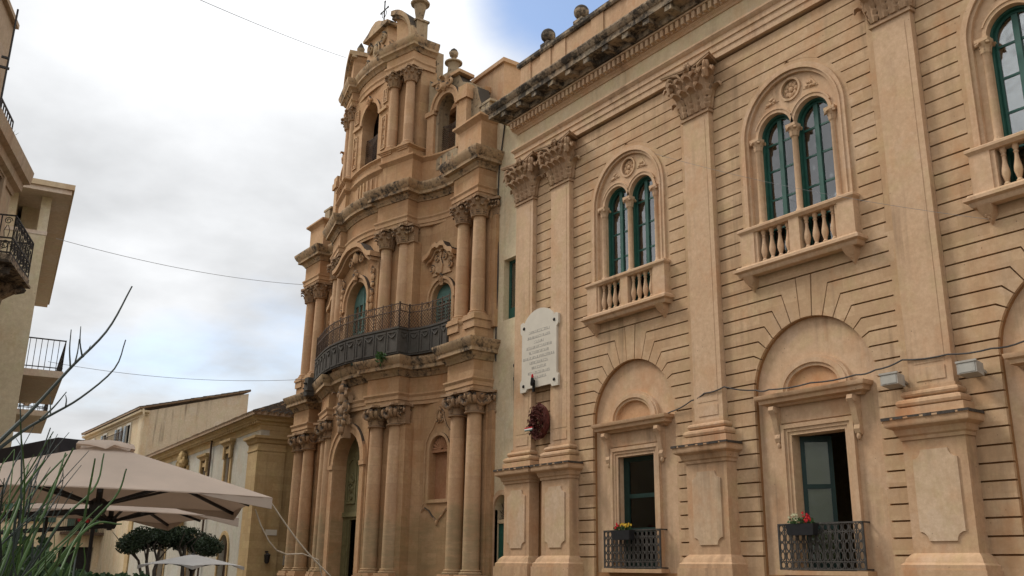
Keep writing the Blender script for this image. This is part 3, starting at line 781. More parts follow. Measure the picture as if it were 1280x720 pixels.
leaf_door(BAYS[0], False); leaf_door(BAYS[1], True); leaf_door(BAYS[2], False); leaf_door(BAYS[3], False)
def railing(x):
    b = MB(); y = YW - .10; z0, z1 = 1.76, 2.66; hw = 1.0
    b.box(-hw, hw, y - .022, y + .022, z1 - .03, z1); b.box(-hw, hw, y - .02, y + .02, z0, z0 + .03)
    b.box(-hw, hw, y - .012, y + .012, z1 - .19, z1 - .17); b.box(-hw, hw, y - .012, y + .012, z0 + .15, z0 + .17)
    n = 13; st = 2 * hw / n
    for i in range(n + 1):
        xx = -hw + st * i
        b.box(xx - .011, xx + .011, y - .011, y + .011, z0, z1)
    for i in range(n):
        xx = -hw + st * (i + .5)
        def el(cz, rx, rz, r=.011): b.tube([(xx + rx*math.cos(2*PI*k/12), y, cz + rz*math.sin(2*PI*k/12)) for k in range(12)], r, 4, True)
        el(z1 - .10, .055, .065); el(z0 + .09, .055, .06)
        for cz in (z0 + .27, z0 + .45, z0 + .62): el(cz, .05, .085, .013)
        b.blob((xx, y, z0 + .36), .03, .018, .03, 6, 4); b.blob((xx, y, z0 + .535), .03, .018, .03, 6, 4)
    for s in (-1, 1):
        b.box(min(s*hw, s*(hw - .03)), max(s*hw, s*(hw - .03)), y, YW + .16, z1 - .03, z1); b.box(min(s*hw, s*(hw - .03)), max(s*hw, s*(hw - .03)), y, YW + .16, z0, z0 + .03)
        b.box(min(s*hw, s*(hw - .03)), max(s*hw, s*(hw - .03)), y - .016, y + .016, z0, z1)
    o = b.build('balcony_railing', 'iron_grey', palazzo)
    sl = MB(); sl.box(-1.05, 1.05, y - .05, YW + .4, 1.66, 1.745); sl.build('sill', 'pal_worn', o)
    o.location.x += x
    return o
r0 = railing(BAYS[0])
for x in BAYS[1:]: copy_part(r0, palazzo, x - BAYS[0])

# ---- entablature
END = [(-22.5, YW + .3), (-22.5, 16.06), (XR, 16.06), (XR, YW + .3)]
b = MB()
b.sweep(END, [(-.2, 13.90), (.02, 13.90), (.02, 14.06), (.05, 14.07), (.05, 14.24), (.085, 14.25), (.085, 14.38), (.12, 14.41), (.17, 14.47), (.17, 14.52), (-.2, 14.54)])
b.build('architrave', 'pal_trim', palazzo, smooth=False)
b = MB(); b.sweep(END, [(-.2, 14.541), (.0, 14.541), (.0, 15.06), (-.2, 15.06)]); b.build('frieze', 'pal_frieze', palazzo, smooth=False)
b = MB()
b.sweep(END, [(-.2, 15.061), (.03, 15.061), (.06, 15.11), (.12, 15.16), (.12, 15.19), (.16, 15.19), (.16, 15.40), (.27, 15.42), (.27, 15.47), (-.2, 15.48)])
x = -22.6
while x < XR:       # dentils
    b.box(x, x + .105, 16.06 - .265, 15.91, 15.205, 15.395); x += .19
b.build('dentil_course', 'pal_trim', palazzo, smooth=False)
b = MB()
b.sweep(END, [(-.2, 15.481), (.31, 15.50), (.31, 15.66), (.70, 15.68), (.70, 15.84), (.74, 15.86), (.80, 15.93), (.83, 15.99), (.83, 16.03), (.0, 16.12), (-.2, 16.12)])
x = -22.55
while x < XR:       # modillions under the corona
    b.box(x, x + .24, 16.06 - .66, 15.77, 15.52, 15.665); x += .82
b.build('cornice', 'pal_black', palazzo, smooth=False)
b = MB()
PX = [(-22.35, YW + .5), (-22.35, 16.02), (XR, 16.02), (XR, YW + .5)]
b.sweep(PX, [(-.3, 16.13), (.05, 16.13), (.05, 16.3), (.0, 16.34), (.0, 17.36), (-.3, 17.36)])
for x in [-22.05] + PIL + [-21.0, -18.5, -16.6, -12.9, -11.1, -7.6, -5.6]:
    b.box(x - .27, x + .27, 15.985, 16.1, 16.34, 17.36)
b.build('parapet', 'pal_worn', palazzo, smooth=False)
b = MB(); b.sweep(PX, [(-.34, 17.361), (.07, 17.361), (.11, 17.42), (.11, 17.52), (.06, 17.56), (-.34, 17.56)])
for x in [-21.0, -19.35, -14.83, -9.39, -3.95]: b.box(x - .2, x + .2, 15.93, 16.3, 17.56, 17.66)
b.build('coping', 'pal_black', palazzo, smooth=False)
for x in (-21.0, -19.35, -14.83, -9.39):
    q = MB(); q.lathe([(.08, 17.66), (.09, 17.70), (.06, 17.74)], x, 16.1, 12); q.blob((x, 16.1, 17.95), .235, .235, .235, 18, 12); q.build('stone_ball', 'pal_black', palazzo)
# ---- small side window and green side door
b = MB(); yz = YW + .22
b.plate([rect(-23.33, -22.57, 9.06, 11.08), rect(-23.24, -22.66, 9.50, 10.98)], yz, yz + .06)
b.box(-23.24, -22.66, yz + .005, yz + .05, 9.14, 9.48); b.box(-22.97, -22.93, yz - .01, yz + .05, 9.1, 11.0)
sw = b.build('side_window', 'green', palazzo, smooth=False)
q = MB(); q.box(-23.25, -22.65, yz + .03, yz + .036, 9.48, 11.0); q.build('pane', 'glass', sw, smooth=False)
q = MB(); q.box(-22.98, -22.65, yz + .12, yz + .13, 9.48, 11.0); q.build('curtain', 'curtain', sw, smooth=False)
b = MB(); b.box(-23.64, -22.76, YW + .2, YW + .26, 0.1, 2.98)
for z0_, z1_ in ((.25, 1.2), (1.35, 2.85)):
    for xx in (-23.40, -23.0): b.box(xx - .15, xx + .15, YW + .18, YW + .21, z0_, z1_)
sdoor = b.build('side_door', 'green', palazzo, smooth=False)
b = MB(); b.box(-23.64, -22.76, YW + .15, YW + .25, 2.99, 3.10); b.build('transom', 'pal_frieze', sdoor, smooth=False)
b = MB()
for k in range(9):
    a = PI * k / 8; b.bar((-23.2 + .07*math.cos(a), YW + .2, 3.13 + .06*math.sin(a)), (-23.2 + .40*math.cos(a), YW + .2, 3.12 + .62*math.sin(a)), .018)
    if k < 8:
        a2 = PI*(k + .5)/8; b.tube([(-23.2 + (.25 + .05*math.cos(t))*math.cos(a2), YW + .2, 3.12 + (.40 + .08*math.sin(t))*math.sin(a2)) for t in (0, 1.05, 2.1, 3.14, 4.2, 5.24)], .008, 4, True)
b.build('fanlight_grille', 'iron_rust', sdoor)
b = MB(); b.box(-23.66, -22.74, YW + .42, YW + .44, 3.0, 3.9); b.build('fanlight', 'dark', sdoor, smooth=False)
b = MB()
pts = [Vector((-23.62 + .035*math.sin(z*1.3) + .035*math.sin(z*.37) + (.22 if z > 14.4 else 0)*(z - 14.4)/1.5, YW - .02, z)) for z in [15.9 - .35*k for k in range(24)]]
b.tube(pts, .022, 6); b.build('wall_cable', 'cable', palazzo)
b = MB(); b.tube([(-22.62, YW - .02, 7.75), (-22.63, YW - .03, 7.1), (-22.62, YW - .02, 6.4), (-22.62, YW - .02, 5.2), (-22.62, YW - .02, 4.5)], .016, 5); b.blob((-22.63, YW - .04, 7.55), .03, .03, .06); b.blob((-22.62, YW - .04, 7.15), .03, .03, .07); b.build('lightning_rod_lead', 'cable', palazzo)

# ------------------------------------------------------------------ CHURCH
CX = -30.7
church = thing('church', 'tall ochre baroque church front with curved cornices, paired columns and an iron balcony', 'church', (CX, 15.2, 0))
def mir(path): return [(-x, y) for x, y in reversed(path[1:] if path[0][0] == 0 else path)] + list(path)
# plan of the frieze face, right half, measured from the axis
FR = [(0, 14.62), (.4, 14.63), (.8, 14.67), (1.15, 14.73), (1.48, 14.81), (1.55, 14.57), (3.06, 14.97), (2.95, 15.42), (3.3, 15.62), (3.7, 15.79), (4.2, 15.92), (4.7, 15.98), (5.1, 15.97), (5.36, 15.93), (5.36, 15.45), (6.87, 15.45), (6.87, 16.4)]
def abs_(path): return [(CX + x, y) for x, y in path]
FULL = abs_(mir(FR))
def csweep(prof, name, mat, path=None):
    b = MB(); b.sweep(path or FULL, prof); return b.build(name, mat, church, smooth=True, ang=25)
COLS = [(6.6, 15.71, 0), (5.65, 15.71, 0), (1.8, 14.89, 15), (2.7, 15.13, 15)]
# ---- columns (one mesh each, capital and plinth as sub-parts)
def round_capital(b, cx, cy, z0, z1, r, volutes):
    H = z1 - z0
    b.lathe([(r*.9, z0 - .06), (r*1.12, z0 - .05), (r*1.15, z0 - .02), (r*1.0, z0), (r*.98, z0 + .1*H), (r*1.02, z0 + .5*H), (r*1.3, z0 + .85*H)], cx, cy, 20)
    hw = r * 1.42
    pl = []
    for k in range(4):
        a = PI/4 + PI/2*k; c = Vector((math.cos(a), math.sin(a))); t = Vector((-c.y, c.x))
        pl += [tuple(c*hw*1.42 - t*.045), tuple(c*hw*1.42 + t*.045)]
        a2 = a + PI/4; pl.append((hw*.86*math.cos(a2), hw*.86*math.sin(a2)))
    b.slab([(cx + x, cy + y) for x, y in pl], z1 - .075, z1)
    if volutes:
        for k in range(4):
            a = PI/4 + PI/2*k; d = Vector((math.cos(a), math.sin(a), 0)); t = Vector((-d.y, d.x, 0))
            for sgn in (-1, 1):
                dd = (d + t * .35 * sgn).normalized()
                b.volute(Vector((cx, cy, z0 + .62*H)) + d*r*1.25 + t*sgn*.05, dd, r*.68, r*.27, 1.6)
            b.blob(Vector((cx, cy, z0 + .62*H)) + d*r*1.3, r*.3, r*.3, r*.35, 7, 5)
            a += PI/4; d = Vector((math.cos(a), math.sin(a), 0)); t = Vector((-d.y, d.x, 0))
            c = Vector((cx, cy, 0)) + d*r*1.22
            b.tube([c + t*r*(-1.0 + 2*i/8) + Vector((0, 0, z0 + H*(.66 - .34*math.sin(PI*i/8)))) for i in range(9)], r*.2, 6)
            b.blob(c + Vector((0, 0, z0 + .7*H)), r*.25, r*.25, r*.3, 7, 5, .2); b.leaf(c - d*r*.25 + Vector((0, 0, z0 + .05*H)), d, r*.8, .35*H, .5)
    else:
        for k in range(8):
            a = 2*PI*k/8 + PI/8; d = (math.cos(a), math.sin(a), 0)
            b.leaf((cx + r*.95*d[0], cy + r*.95*d[1], z0), d, r*.85, .48*H, .65, .5)
        for k in range(8):
            a = 2*PI*k/8; d = (math.cos(a), math.sin(a), 0)
            b.leaf((cx + r*1.0*d[0], cy + r*1.0*d[1], z0 + .22*H), d, r*.85, .52*H, .7, .5)
        for k in range(4):
            a = PI/4 + PI/2*k; d = Vector((math.cos(a), math.sin(a), 0))
            b.volute(Vector((cx, cy, z0 + .78*H)) + d*r*1.5, d, r*.38, r*.15, 1.5)
            a += PI/4; d = Vector((math.cos(a), math.sin(a), 0)); b.blob(Vector((cx, cy, z1 - .06)) + d*r*1.25, r*.22, r*.22, r*.26, 7, 5)
def column(o, y, z0, z1, r, hcap, volutes, ped):
    cx = CX + o; b = MB()
    zc = z1 - hcap
    sh = [(r*1.0, z0 + .22)]
    for i in range(9):
        u = i / 8; sh.append((r * (1 - .14 * u ** 1.8), z0 + .24 + (zc - z0 - .24) * u))
    b.lathe([(r*1.34, z0 + .08), (r*1.38, z0 + .11), (r*1.34, z0 + .14), (r*1.15, z0 + .15), (r*1.12, z0 + .17), (r*1.2, z0 + .19), (r*1.15, z0 + .215)] + sh, cx, y, 24)
    c = b.build('column', 'chu_col', church, ang=40)
    b = MB(); round_capital(b, cx, y, zc, z1, r*1.12, volutes); b.build('capital', 'chu_carved', c)
    b = MB(); rot = 0
    b.T = Matrix.Translation((cx, y, 0)) @ Matrix.Rotation(math.radians(ped[1]), 4, 'Z')
    q = r * 1.4; b.box(-q, q, -q, q, z0, z0 + .08)
    if ped[0] < z0: b.box(-q*.98, q*.98, -q*.98, q*.98, ped[0], z0 - .1); b.box(-q*1.1, q*1.1, -q*1.1, q*1.1, z0 - .1, z0 - .001)
    b.build('plinth', 'chu_trim', c, smooth=False)
    return c
for s in (-1, 1):
    for o, y, rot in COLS:
        column(s*o, y, 1.45, 6.95, .255, .66, True, (0.0, s*rot))
        column(s*o, y, 9.26, 13.30, .228, .62, False, (8.9, s*rot))
    for o, y, rot in ((1.72, 14.89, 15), (2.55, 15.11, 15)):
        column(s*o, y, 16.46, 19.70, .19, .52, False, (16.3, s*rot))
# ---- pilasters on the returns, behind the columns
for s in (-1, 1):
    for z0, z1, hc in ((1.45, 6.95, .62), (9.26, 13.3, .6)):
        for end in (True, False):
            b = MB(); x0, x1 = sorted((CX + s*6.5, CX + s*7.08))
            if end: b.box(x0, x1, 16.03, 16.3, z0 - .3, z1 - hc)
            else:
                b.T = Matrix.Translation((CX + s*3.0, 15.30, 0)) @ Matrix.Rotation(math.radians(15*s), 4, 'Z')
                b.box(-.17, .17, -.13, .4, z0 - .3, z1 - hc)
            p = b.build('pilaster', 'chu', church, smooth=False)
            b = MB()
            cx, cy, d = (CX + s*6.92, 16.1, (.45*s, -1, 0)) if end else (CX + s*3.05, 15.16, (.3*s, -1, 0))
            d = Vector(d).normalized(); t = Vector((-d.y, d.x, 0)); c = Vector((cx, cy, 0))
            for k in (-1, 0, 1): b.leaf(c + t*.1*k + Vector((0, 0, z1 - hc)), d, .14, hc*.5, .65, .5); b.leaf(c + t*.12*k + Vector((0, 0, z1 - hc*.75)), d, .14, hc*.5, .65, .5)
            for k in (-1, 1): b.volute(c + d*.09 + t*.15*k + Vector((0, 0, z1 - hc*.32)), (d + t*k).normalized(), .13, .05, 1.5)
            b.T = Matrix(((d.x, t.x, 0, cx), (d.y, t.y, 0, cy), (0, 0, 1, 0), (0, 0, 0, 1)))
            b.box(-.2, .17, -.22, .22, z1 - .07, z1); b.box(-.2, .06, -.2, .2, z1 - hc - .05, z1 - hc); b.box(-.2, .02, -.16, .16, z1 - hc, z1 - .07)
            b.build('capital', 'chu_carved', p)

# ---- walls
def wall_seg(b, p, q, z0, z1, th=.5, holes=()):
    """upright slab from plan point p to q (outer face on that line), holes given in distance along it"""
    P, Q = Vector(p), Vector(q); d = (Q - P); L = d.length; d.normalize()
    b.T = Matrix(((d.x, -d.y, 0, P.x), (d.y, d.x, 0, P.y), (0, 0, 1, 0), (0, 0, 0, 1)))
    b.plate([rect(0, L, z0, z1)] + list(holes), 0, th)
    b.T = None
def frame_of(p, q):
    P, Q = Vector(p), Vector(q); d = (Q - P).normalized()
    return Matrix(((d.x, -d.y, 0, P.x), (d.y, d.x, 0, P.y), (0, 0, 1, 0), (0, 0, 0, 1)))
NIC = {}
def tier_walls(z0, z1, kind):
    b = MB()
    for s in (-1, 1):
        A = [(1.45, 14.93), (2.9, 15.44), (3.35, 15.78), (5.35, 16.05), (5.37, 15.97), (6.845, 15.97), (6.85, 15.974), (6.85, 16.6)]
        for i in range(len(A) - 1):
            p, q = A[i], A[i+1]
            p = (CX + s*p[0], p[1]); q = (CX + s*q[0], q[1])
            if s < 0: p, q = q, p
            L = (Vector(q) - Vector(p)).length
            if L < .02: continue
            hs = []
            if i == 2:
                c = .93 if s > 0 else L - .93
                if kind == 'low': hs = [arched(c, .46, 3.82, 5.38, 14)]
                else: hs = [arched(c - .12*s, .52, 9.28, 10.52, 14)]
                NIC[kind, s] = (p, q, c if kind == 'low' else c - .12*s)
            wall_seg(b, p, q, z0, z1, .45, hs)
    b.T = Matrix.Translation((CX, 0, 0))
    if kind == 'low': b.plate([rect(-1.5, 1.5, z0, z1), arched(0, 1.06, z0 - .001, 5.2, 20)], 14.74, 15.5)
    else: b.plate([rect(-1.5, 1.5, z0, z1), arched(0, .80, z0 - .001, 11.03, 20)], 14.74, 15.4)
    return b
tier_walls(0, 7.0, 'low').build('lower_wall', 'chu', church, smooth=False)
tier_walls(8.55, 13.4, 'up').build('upper_wall', 'chu', church, smooth=False)
# plinth
csweep([(-.5, 0), (.16, 0), (.16, 1.0), (.10, 1.08), (.06, 1.3), (.0, 1.36), (-.5, 1.36)], 'base', 'chu', abs_([(1.25, 14.74), (1.55, 14.64), (3.06, 15.03), (2.95, 15.45), (3.7, 15.8), (4.7, 15.95), (5.36, 15.93), (5.36, 15.45), (6.87, 15.45), (6.87, 16.4)]))
csweep([(-.5, 0), (.16, 0), (.16, 1.0), (.10, 1.08), (.06, 1.3), (.0, 1.36), (-.5, 1.36)], 'base', 'chu', abs_([(-x, y) for x, y in reversed([(1.25, 14.74), (1.55, 14.64), (3.06, 15.03), (2.95, 15.45), (3.7, 15.8), (4.7, 15.95), (5.36, 15.93), (5.36, 15.45), (6.87, 15.45), (6.87, 16.4)])]))
# ---- entablatures
csweep([(-.45, 6.951), (.02, 6.951), (.02, 7.07), (.05, 7.08), (.05, 7.20), (.10, 7.28), (.10, 7.33), (-.45, 7.33)], 'architrave', 'chu_trim')
csweep([(-.45, 7.331), (.0, 7.331), (.0, 7.88), (-.45, 7.88)], 'frieze', 'chu')
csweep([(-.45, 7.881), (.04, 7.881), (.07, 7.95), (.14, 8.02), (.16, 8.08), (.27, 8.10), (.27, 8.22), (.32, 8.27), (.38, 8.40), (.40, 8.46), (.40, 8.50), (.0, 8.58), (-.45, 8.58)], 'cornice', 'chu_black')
csweep([(-.45, 8.581), (.0, 8.581), (.0, 9.08), (.03, 9.12), (.06, 9.20), (.06, 9.255), (-.45, 9.255)], 'pedestal_course', 'chu', abs_(FR[11:]))
csweep([(-.45, 8.581), (.0, 8.581), (.0, 9.08), (.03, 9.12), (.06, 9.20), (.06, 9.255), (-.45, 9.255)], 'pedestal_course', 'chu', abs_([(-x, y) for x, y in reversed(FR[11:])]))
for s in (-1, 1):
    b = MB(); pth = [(1.50, 15.0), (1.55, 14.60), (3.04, 14.99), (2.95, 15.42)]
    if s < 0: pth = [(-x, y) for x, y in reversed(pth)]
    b.sweep(abs_(pth), [(-.3, 8.581), (.0, 8.581), (.0, 9.08), (.03, 9.12), (.06, 9.20), (.06, 9.255), (-.3, 9.255)]); b.build('pedestal_course', 'chu', church, smooth=False)
csweep([(-.45, 13.301), (.02, 13.301), (.02, 13.40), (.05, 13.41), (.05, 13.54), (.09, 13.60), (.09, 13.65), (-.45, 13.65)], 'architrave', 'chu_trim')
csweep([(-.45, 13.651), (.0, 13.651), (.0, 14.26), (-.45, 14.26)], 'frieze', 'chu')
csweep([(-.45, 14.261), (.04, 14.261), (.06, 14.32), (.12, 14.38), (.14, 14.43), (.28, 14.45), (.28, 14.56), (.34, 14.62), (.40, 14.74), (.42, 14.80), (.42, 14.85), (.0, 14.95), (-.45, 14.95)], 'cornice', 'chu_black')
# attic above the second cornice: set back a little
AT = [(x, y + .1) for x, y in FR]
csweep([(-.4, 14.951), (.0, 14.951), (.0, 15.84), (.05, 15.90), (.12, 15.97), (.12, 16.03), (-.4, 16.06)], 'attic', 'chu', abs_(mir(AT[:14])))
for s in (-1, 1):
    x0, x1 = sorted((CX + s*5.42, CX + s*6.84))
    b = MB(); b.sweep([(x0, 16.5), (x0, 15.52), (x1, 15.52), (x1, 16.5)], [(-.6, 14.952), (.0, 14.952), (.0, 15.98), (.06, 16.04), (.16, 16.12), (.16, 16.19), (-.6, 16.24)]); b.build('attic_block', 'chu_trim', church, smooth=False)
for s in (-1, 1):        # blind balustrade panels of the attic
    b = MB()
    for k in range(4):
        xx = CX + s*(3.75 + .3*k); yy = 15.86 + .045*k
        b.box(xx - .055, xx + .055, yy - .03, yy + .2, 15.15, 15.8)
    b.build('blind_balustrade', 'chu_trim', church, smooth=False)
b = MB()
for k in range(-4, 5):
    xx = CX + .28*k; b.box(xx - .05, xx + .05, 14.66 + .012*k*k, 14.9, 15.15, 15.8)
b.build('blind_balustrade', 'chu_trim', church, smooth=False)
# ---- third tier
T3 = [(0, 14.72), (.5, 14.74), (1.0, 14.80), (1.42, 14.90), (1.48, 14.62), (2.90, 15.00), (2.80, 15.42), (2.80, 16.0)]
csweep([(-.3, 16.061), (.0, 16.061), (.0, 16.34), (.05, 16.38), (.12, 16.42), (.12, 16.455), (-.3, 16.46)], 'tower_base', 'chu_trim', abs_(mir([(x, y - .02) for x, y in T3])))
b = MB()
for s in (-1, 1):
    A = [(1.45, 15.0), (2.74, 15.44), (2.76, 16.1)]
    for i in range(2):
        p, q = (CX + s*A[i][0], A[i][1]), (CX + s*A[i+1][0], A[i+1][1])
        if s < 0: p, q = q, p
        wall_seg(b, p, q, 14.95, 19.75, .35)
b.T = Matrix.Translation((CX, 0, 0)); b.plate([rect(-1.5, 1.5, 14.95, 19.75), arched(0, .70, 16.55, 18.5, 20)], 14.80, 15.3)
b.build('tower_wall', 'chu', church, smooth=False)
b = MB(); b.box(CX - 2.7, CX + 2.7, 16.1, 16.4, 14.9, 20.7); b.box(CX - 2.7, CX + 2.7, 15.3, 16.1, 20.3, 20.6); b.build('tower_back', 'chu_roof', church, smooth=False)
TB = abs_(mir(T3))
csweep([(-.3, 19.701), (.02, 19.701), (.02, 19.86), (.06, 19.92), (.06, 19.98), (.0, 20.0), (.0, 20.30), (-.3, 20.30)], 'tower_frieze', 'chu_trim', TB)
csweep([(-.3, 20.301), (.04, 20.301), (.08, 20.38), (.14, 20.43), (.20, 20.45), (.20, 20.55), (.25, 20.62), (.29, 20.74), (.29, 20.80), (.0, 20.88), (-.3, 20.88)], 'tower_cornice', 'chu_black', TB)
# little panels beside the bell arch
b = MB()
for s in (-1, 1):
    for z0, z1 in ((16.8, 18.2), (18.75, 19.35)):
        b.T = Matrix.Translation((CX + s*1.2, 14.8, 0)); b.plate([rect(-.17, .17, z0, z1), rect(-.12, .12, z0 + .05, z1 - .05)], -.05, .02)
        for k in range(4): b.blob((0, -.02, z0 + .12 + (z1 - z0 - .24)*k/3), .07, .04, .08, 7, 5, .2)
    b.T = Matrix.Translation((CX, 14.8, 0)); b.box(min(s*.78, s*1.4), max(s*.78, s*1.4), -.09, .02, 18.44, 18.56)
b.T = Matrix.Translation((CX, 14.8, 0))
b.plate([arc(0, 18.5, .86, 0, 180, 20) + arc(0, 18.5, .702, 180, 0, 20)], -.07, .02)
for dx, dz in ((0, 19.4), (-.1, 19.3), (.1, 19.3), (0, 19.2)): b.blob((dx, -.12, dz), .09, .08, .11, 7, 5, .2)
b.build('bell_arch_trim', 'chu_trim', church)
# ---- broken pediment, shield gable, cross, urns
for s in (-1, 1):
    b = MB(); p, q = (CX + s*1.46, 14.62), (CX + s*2.92, 15.02)
    F = frame_of(p, q) if s > 0 else frame_of(q, p)
    b.T = F
    L = 1.562
    def X(u): return u if s > 0 else L - u
    outer = [(1.36, 20.88)] + [(1.36 - 1.02*(1 - math.cos(t)), 20.95 + 1.30*math.sin(t)) for t in [k*PI/2/14 for k in range(15)]]
    top = outer[-1]
    body = [(X(a), z) for a, z in outer] + [(X(.34), 22.05), (X(.42), 21.9), (X(.46), 20.88)]
    b.plate([body if s > 0 else body[::-1]], .02, .55)
    o = b.build('broken_pediment', 'chu_trim', church, smooth=False)
    b = MB(); b.T = F
    rim = [(1.44, 20.89)] + [(1.44 - 1.16*(1 - math.cos(t)), 20.95 + 1.40*math.sin(t)) for t in [k*PI/2/14 for k in range(15)]]
    inn = [(1.32 - 1.06*(1 - math.cos(t)), 20.95 + 1.20*math.sin(t)) for t in [k*PI/2/14 for k in range(15)]]
    poly = [(X(a), z) for a, z in rim] + [(X(a), z) for a, z in reversed(inn)] + [(X(1.32), 20.89)]
    b.plate([poly if s > 0 else poly[::-1]], -.20, .6)
    rim2 = [(a*1.0, z - .16) for a, z in inn]
    poly = [(X(a), z) for a, z in inn] + [(X(a - .02), z - .12) for a, z in reversed(inn)]
    b.plate([poly if s > 0 else poly[::-1]], -.10, .1)
    b.build('scroll_cornice', 'chu_black', o)
    # urn on the shoulder
    b = MB(); ux, uy = CX + s*2.55, 15.35; z = 21.0
    b.box(ux - .24, ux + .24, uy - .24, uy + .24, 20.85, 21.75); b.box(ux - .29, ux + .29, uy - .29, uy + .29, 21.70, 21.78)
    b.lathe([(.15, 21.78), (.17, 21.84), (.13, 21.9), (.16, 22.0), (.22, 22.35), (.25, 22.5), (.36, 22.54), (.38, 22.6), (.32, 22.68), (.12, 22.74), (.10, 22.85), (.15, 22.92), (.17, 23.05), (.1, 23.2), (.02, 23.35)], ux, uy, 18)
    b.build('urn', 'chu_roof', church)
b = MB(); b.T = Matrix.Translation((CX, 14.9, 0))
half = [(1.35, 20.88), (1.18, 21.1), (1.0, 21.4), (.88, 21.75), (.80, 22.1), (.80, 22.35)]
b.plate([half + [(-x, z) for x, z in reversed(half)]], 0, .45)
sg = b.build('gable', 'chu_trim', church, smooth=False)
b = MB(); b.T = Matrix.Translation((CX, 14.9, 0))
cap = [(-1.02, 22.35), (1.02, 22.35), (1.06, 22.46), (.62, 22.60), (.3, 22.78), (0, 22.86), (-.3, 22.78), (-.62, 22.60), (-1.06, 22.46)]
b.plate([cap], -.18, .55)
for s in (-1, 1): b.volute((s*.52, -.05, 21.9), (-s, 0, 0), .24, .075, 1.6); b.volute((s*.75, -.05, 21.25), (s, 0, 0), .2, .06, 1.5)
b.plate([[(.26*math.cos(2*PI*k/18), 21.65 + .36*math.sin(2*PI*k/18)) for k in range(18)]], -.07, .02); b.blob((0, -.06, 21.65), .18, .08, .26, 10, 6)
b.build('gable_carving', 'chu_black', sg)
b = MB(); b.T = Matrix.Translation((CX, 15.1, 0))
b.bar((0, 0, 22.8), (0, 0, 23.95), .04); b.bar((-.30, 0, 23.55), (.30, 0, 23.55), .035)
for x, z in ((-.30, 23.55), (.30, 23.55), (0, 23.95)): b.blob((x, 0, z), .06, .03, .06, 7, 5)
for s in (-1, 1): b.tube([(s*.03, 0, 23.2), (s*.16, 0, 23.28), (s*.2, 0, 23.42), (s*.1, 0, 23.48)], .014, 5)
b.build('cross', 'iron', church)

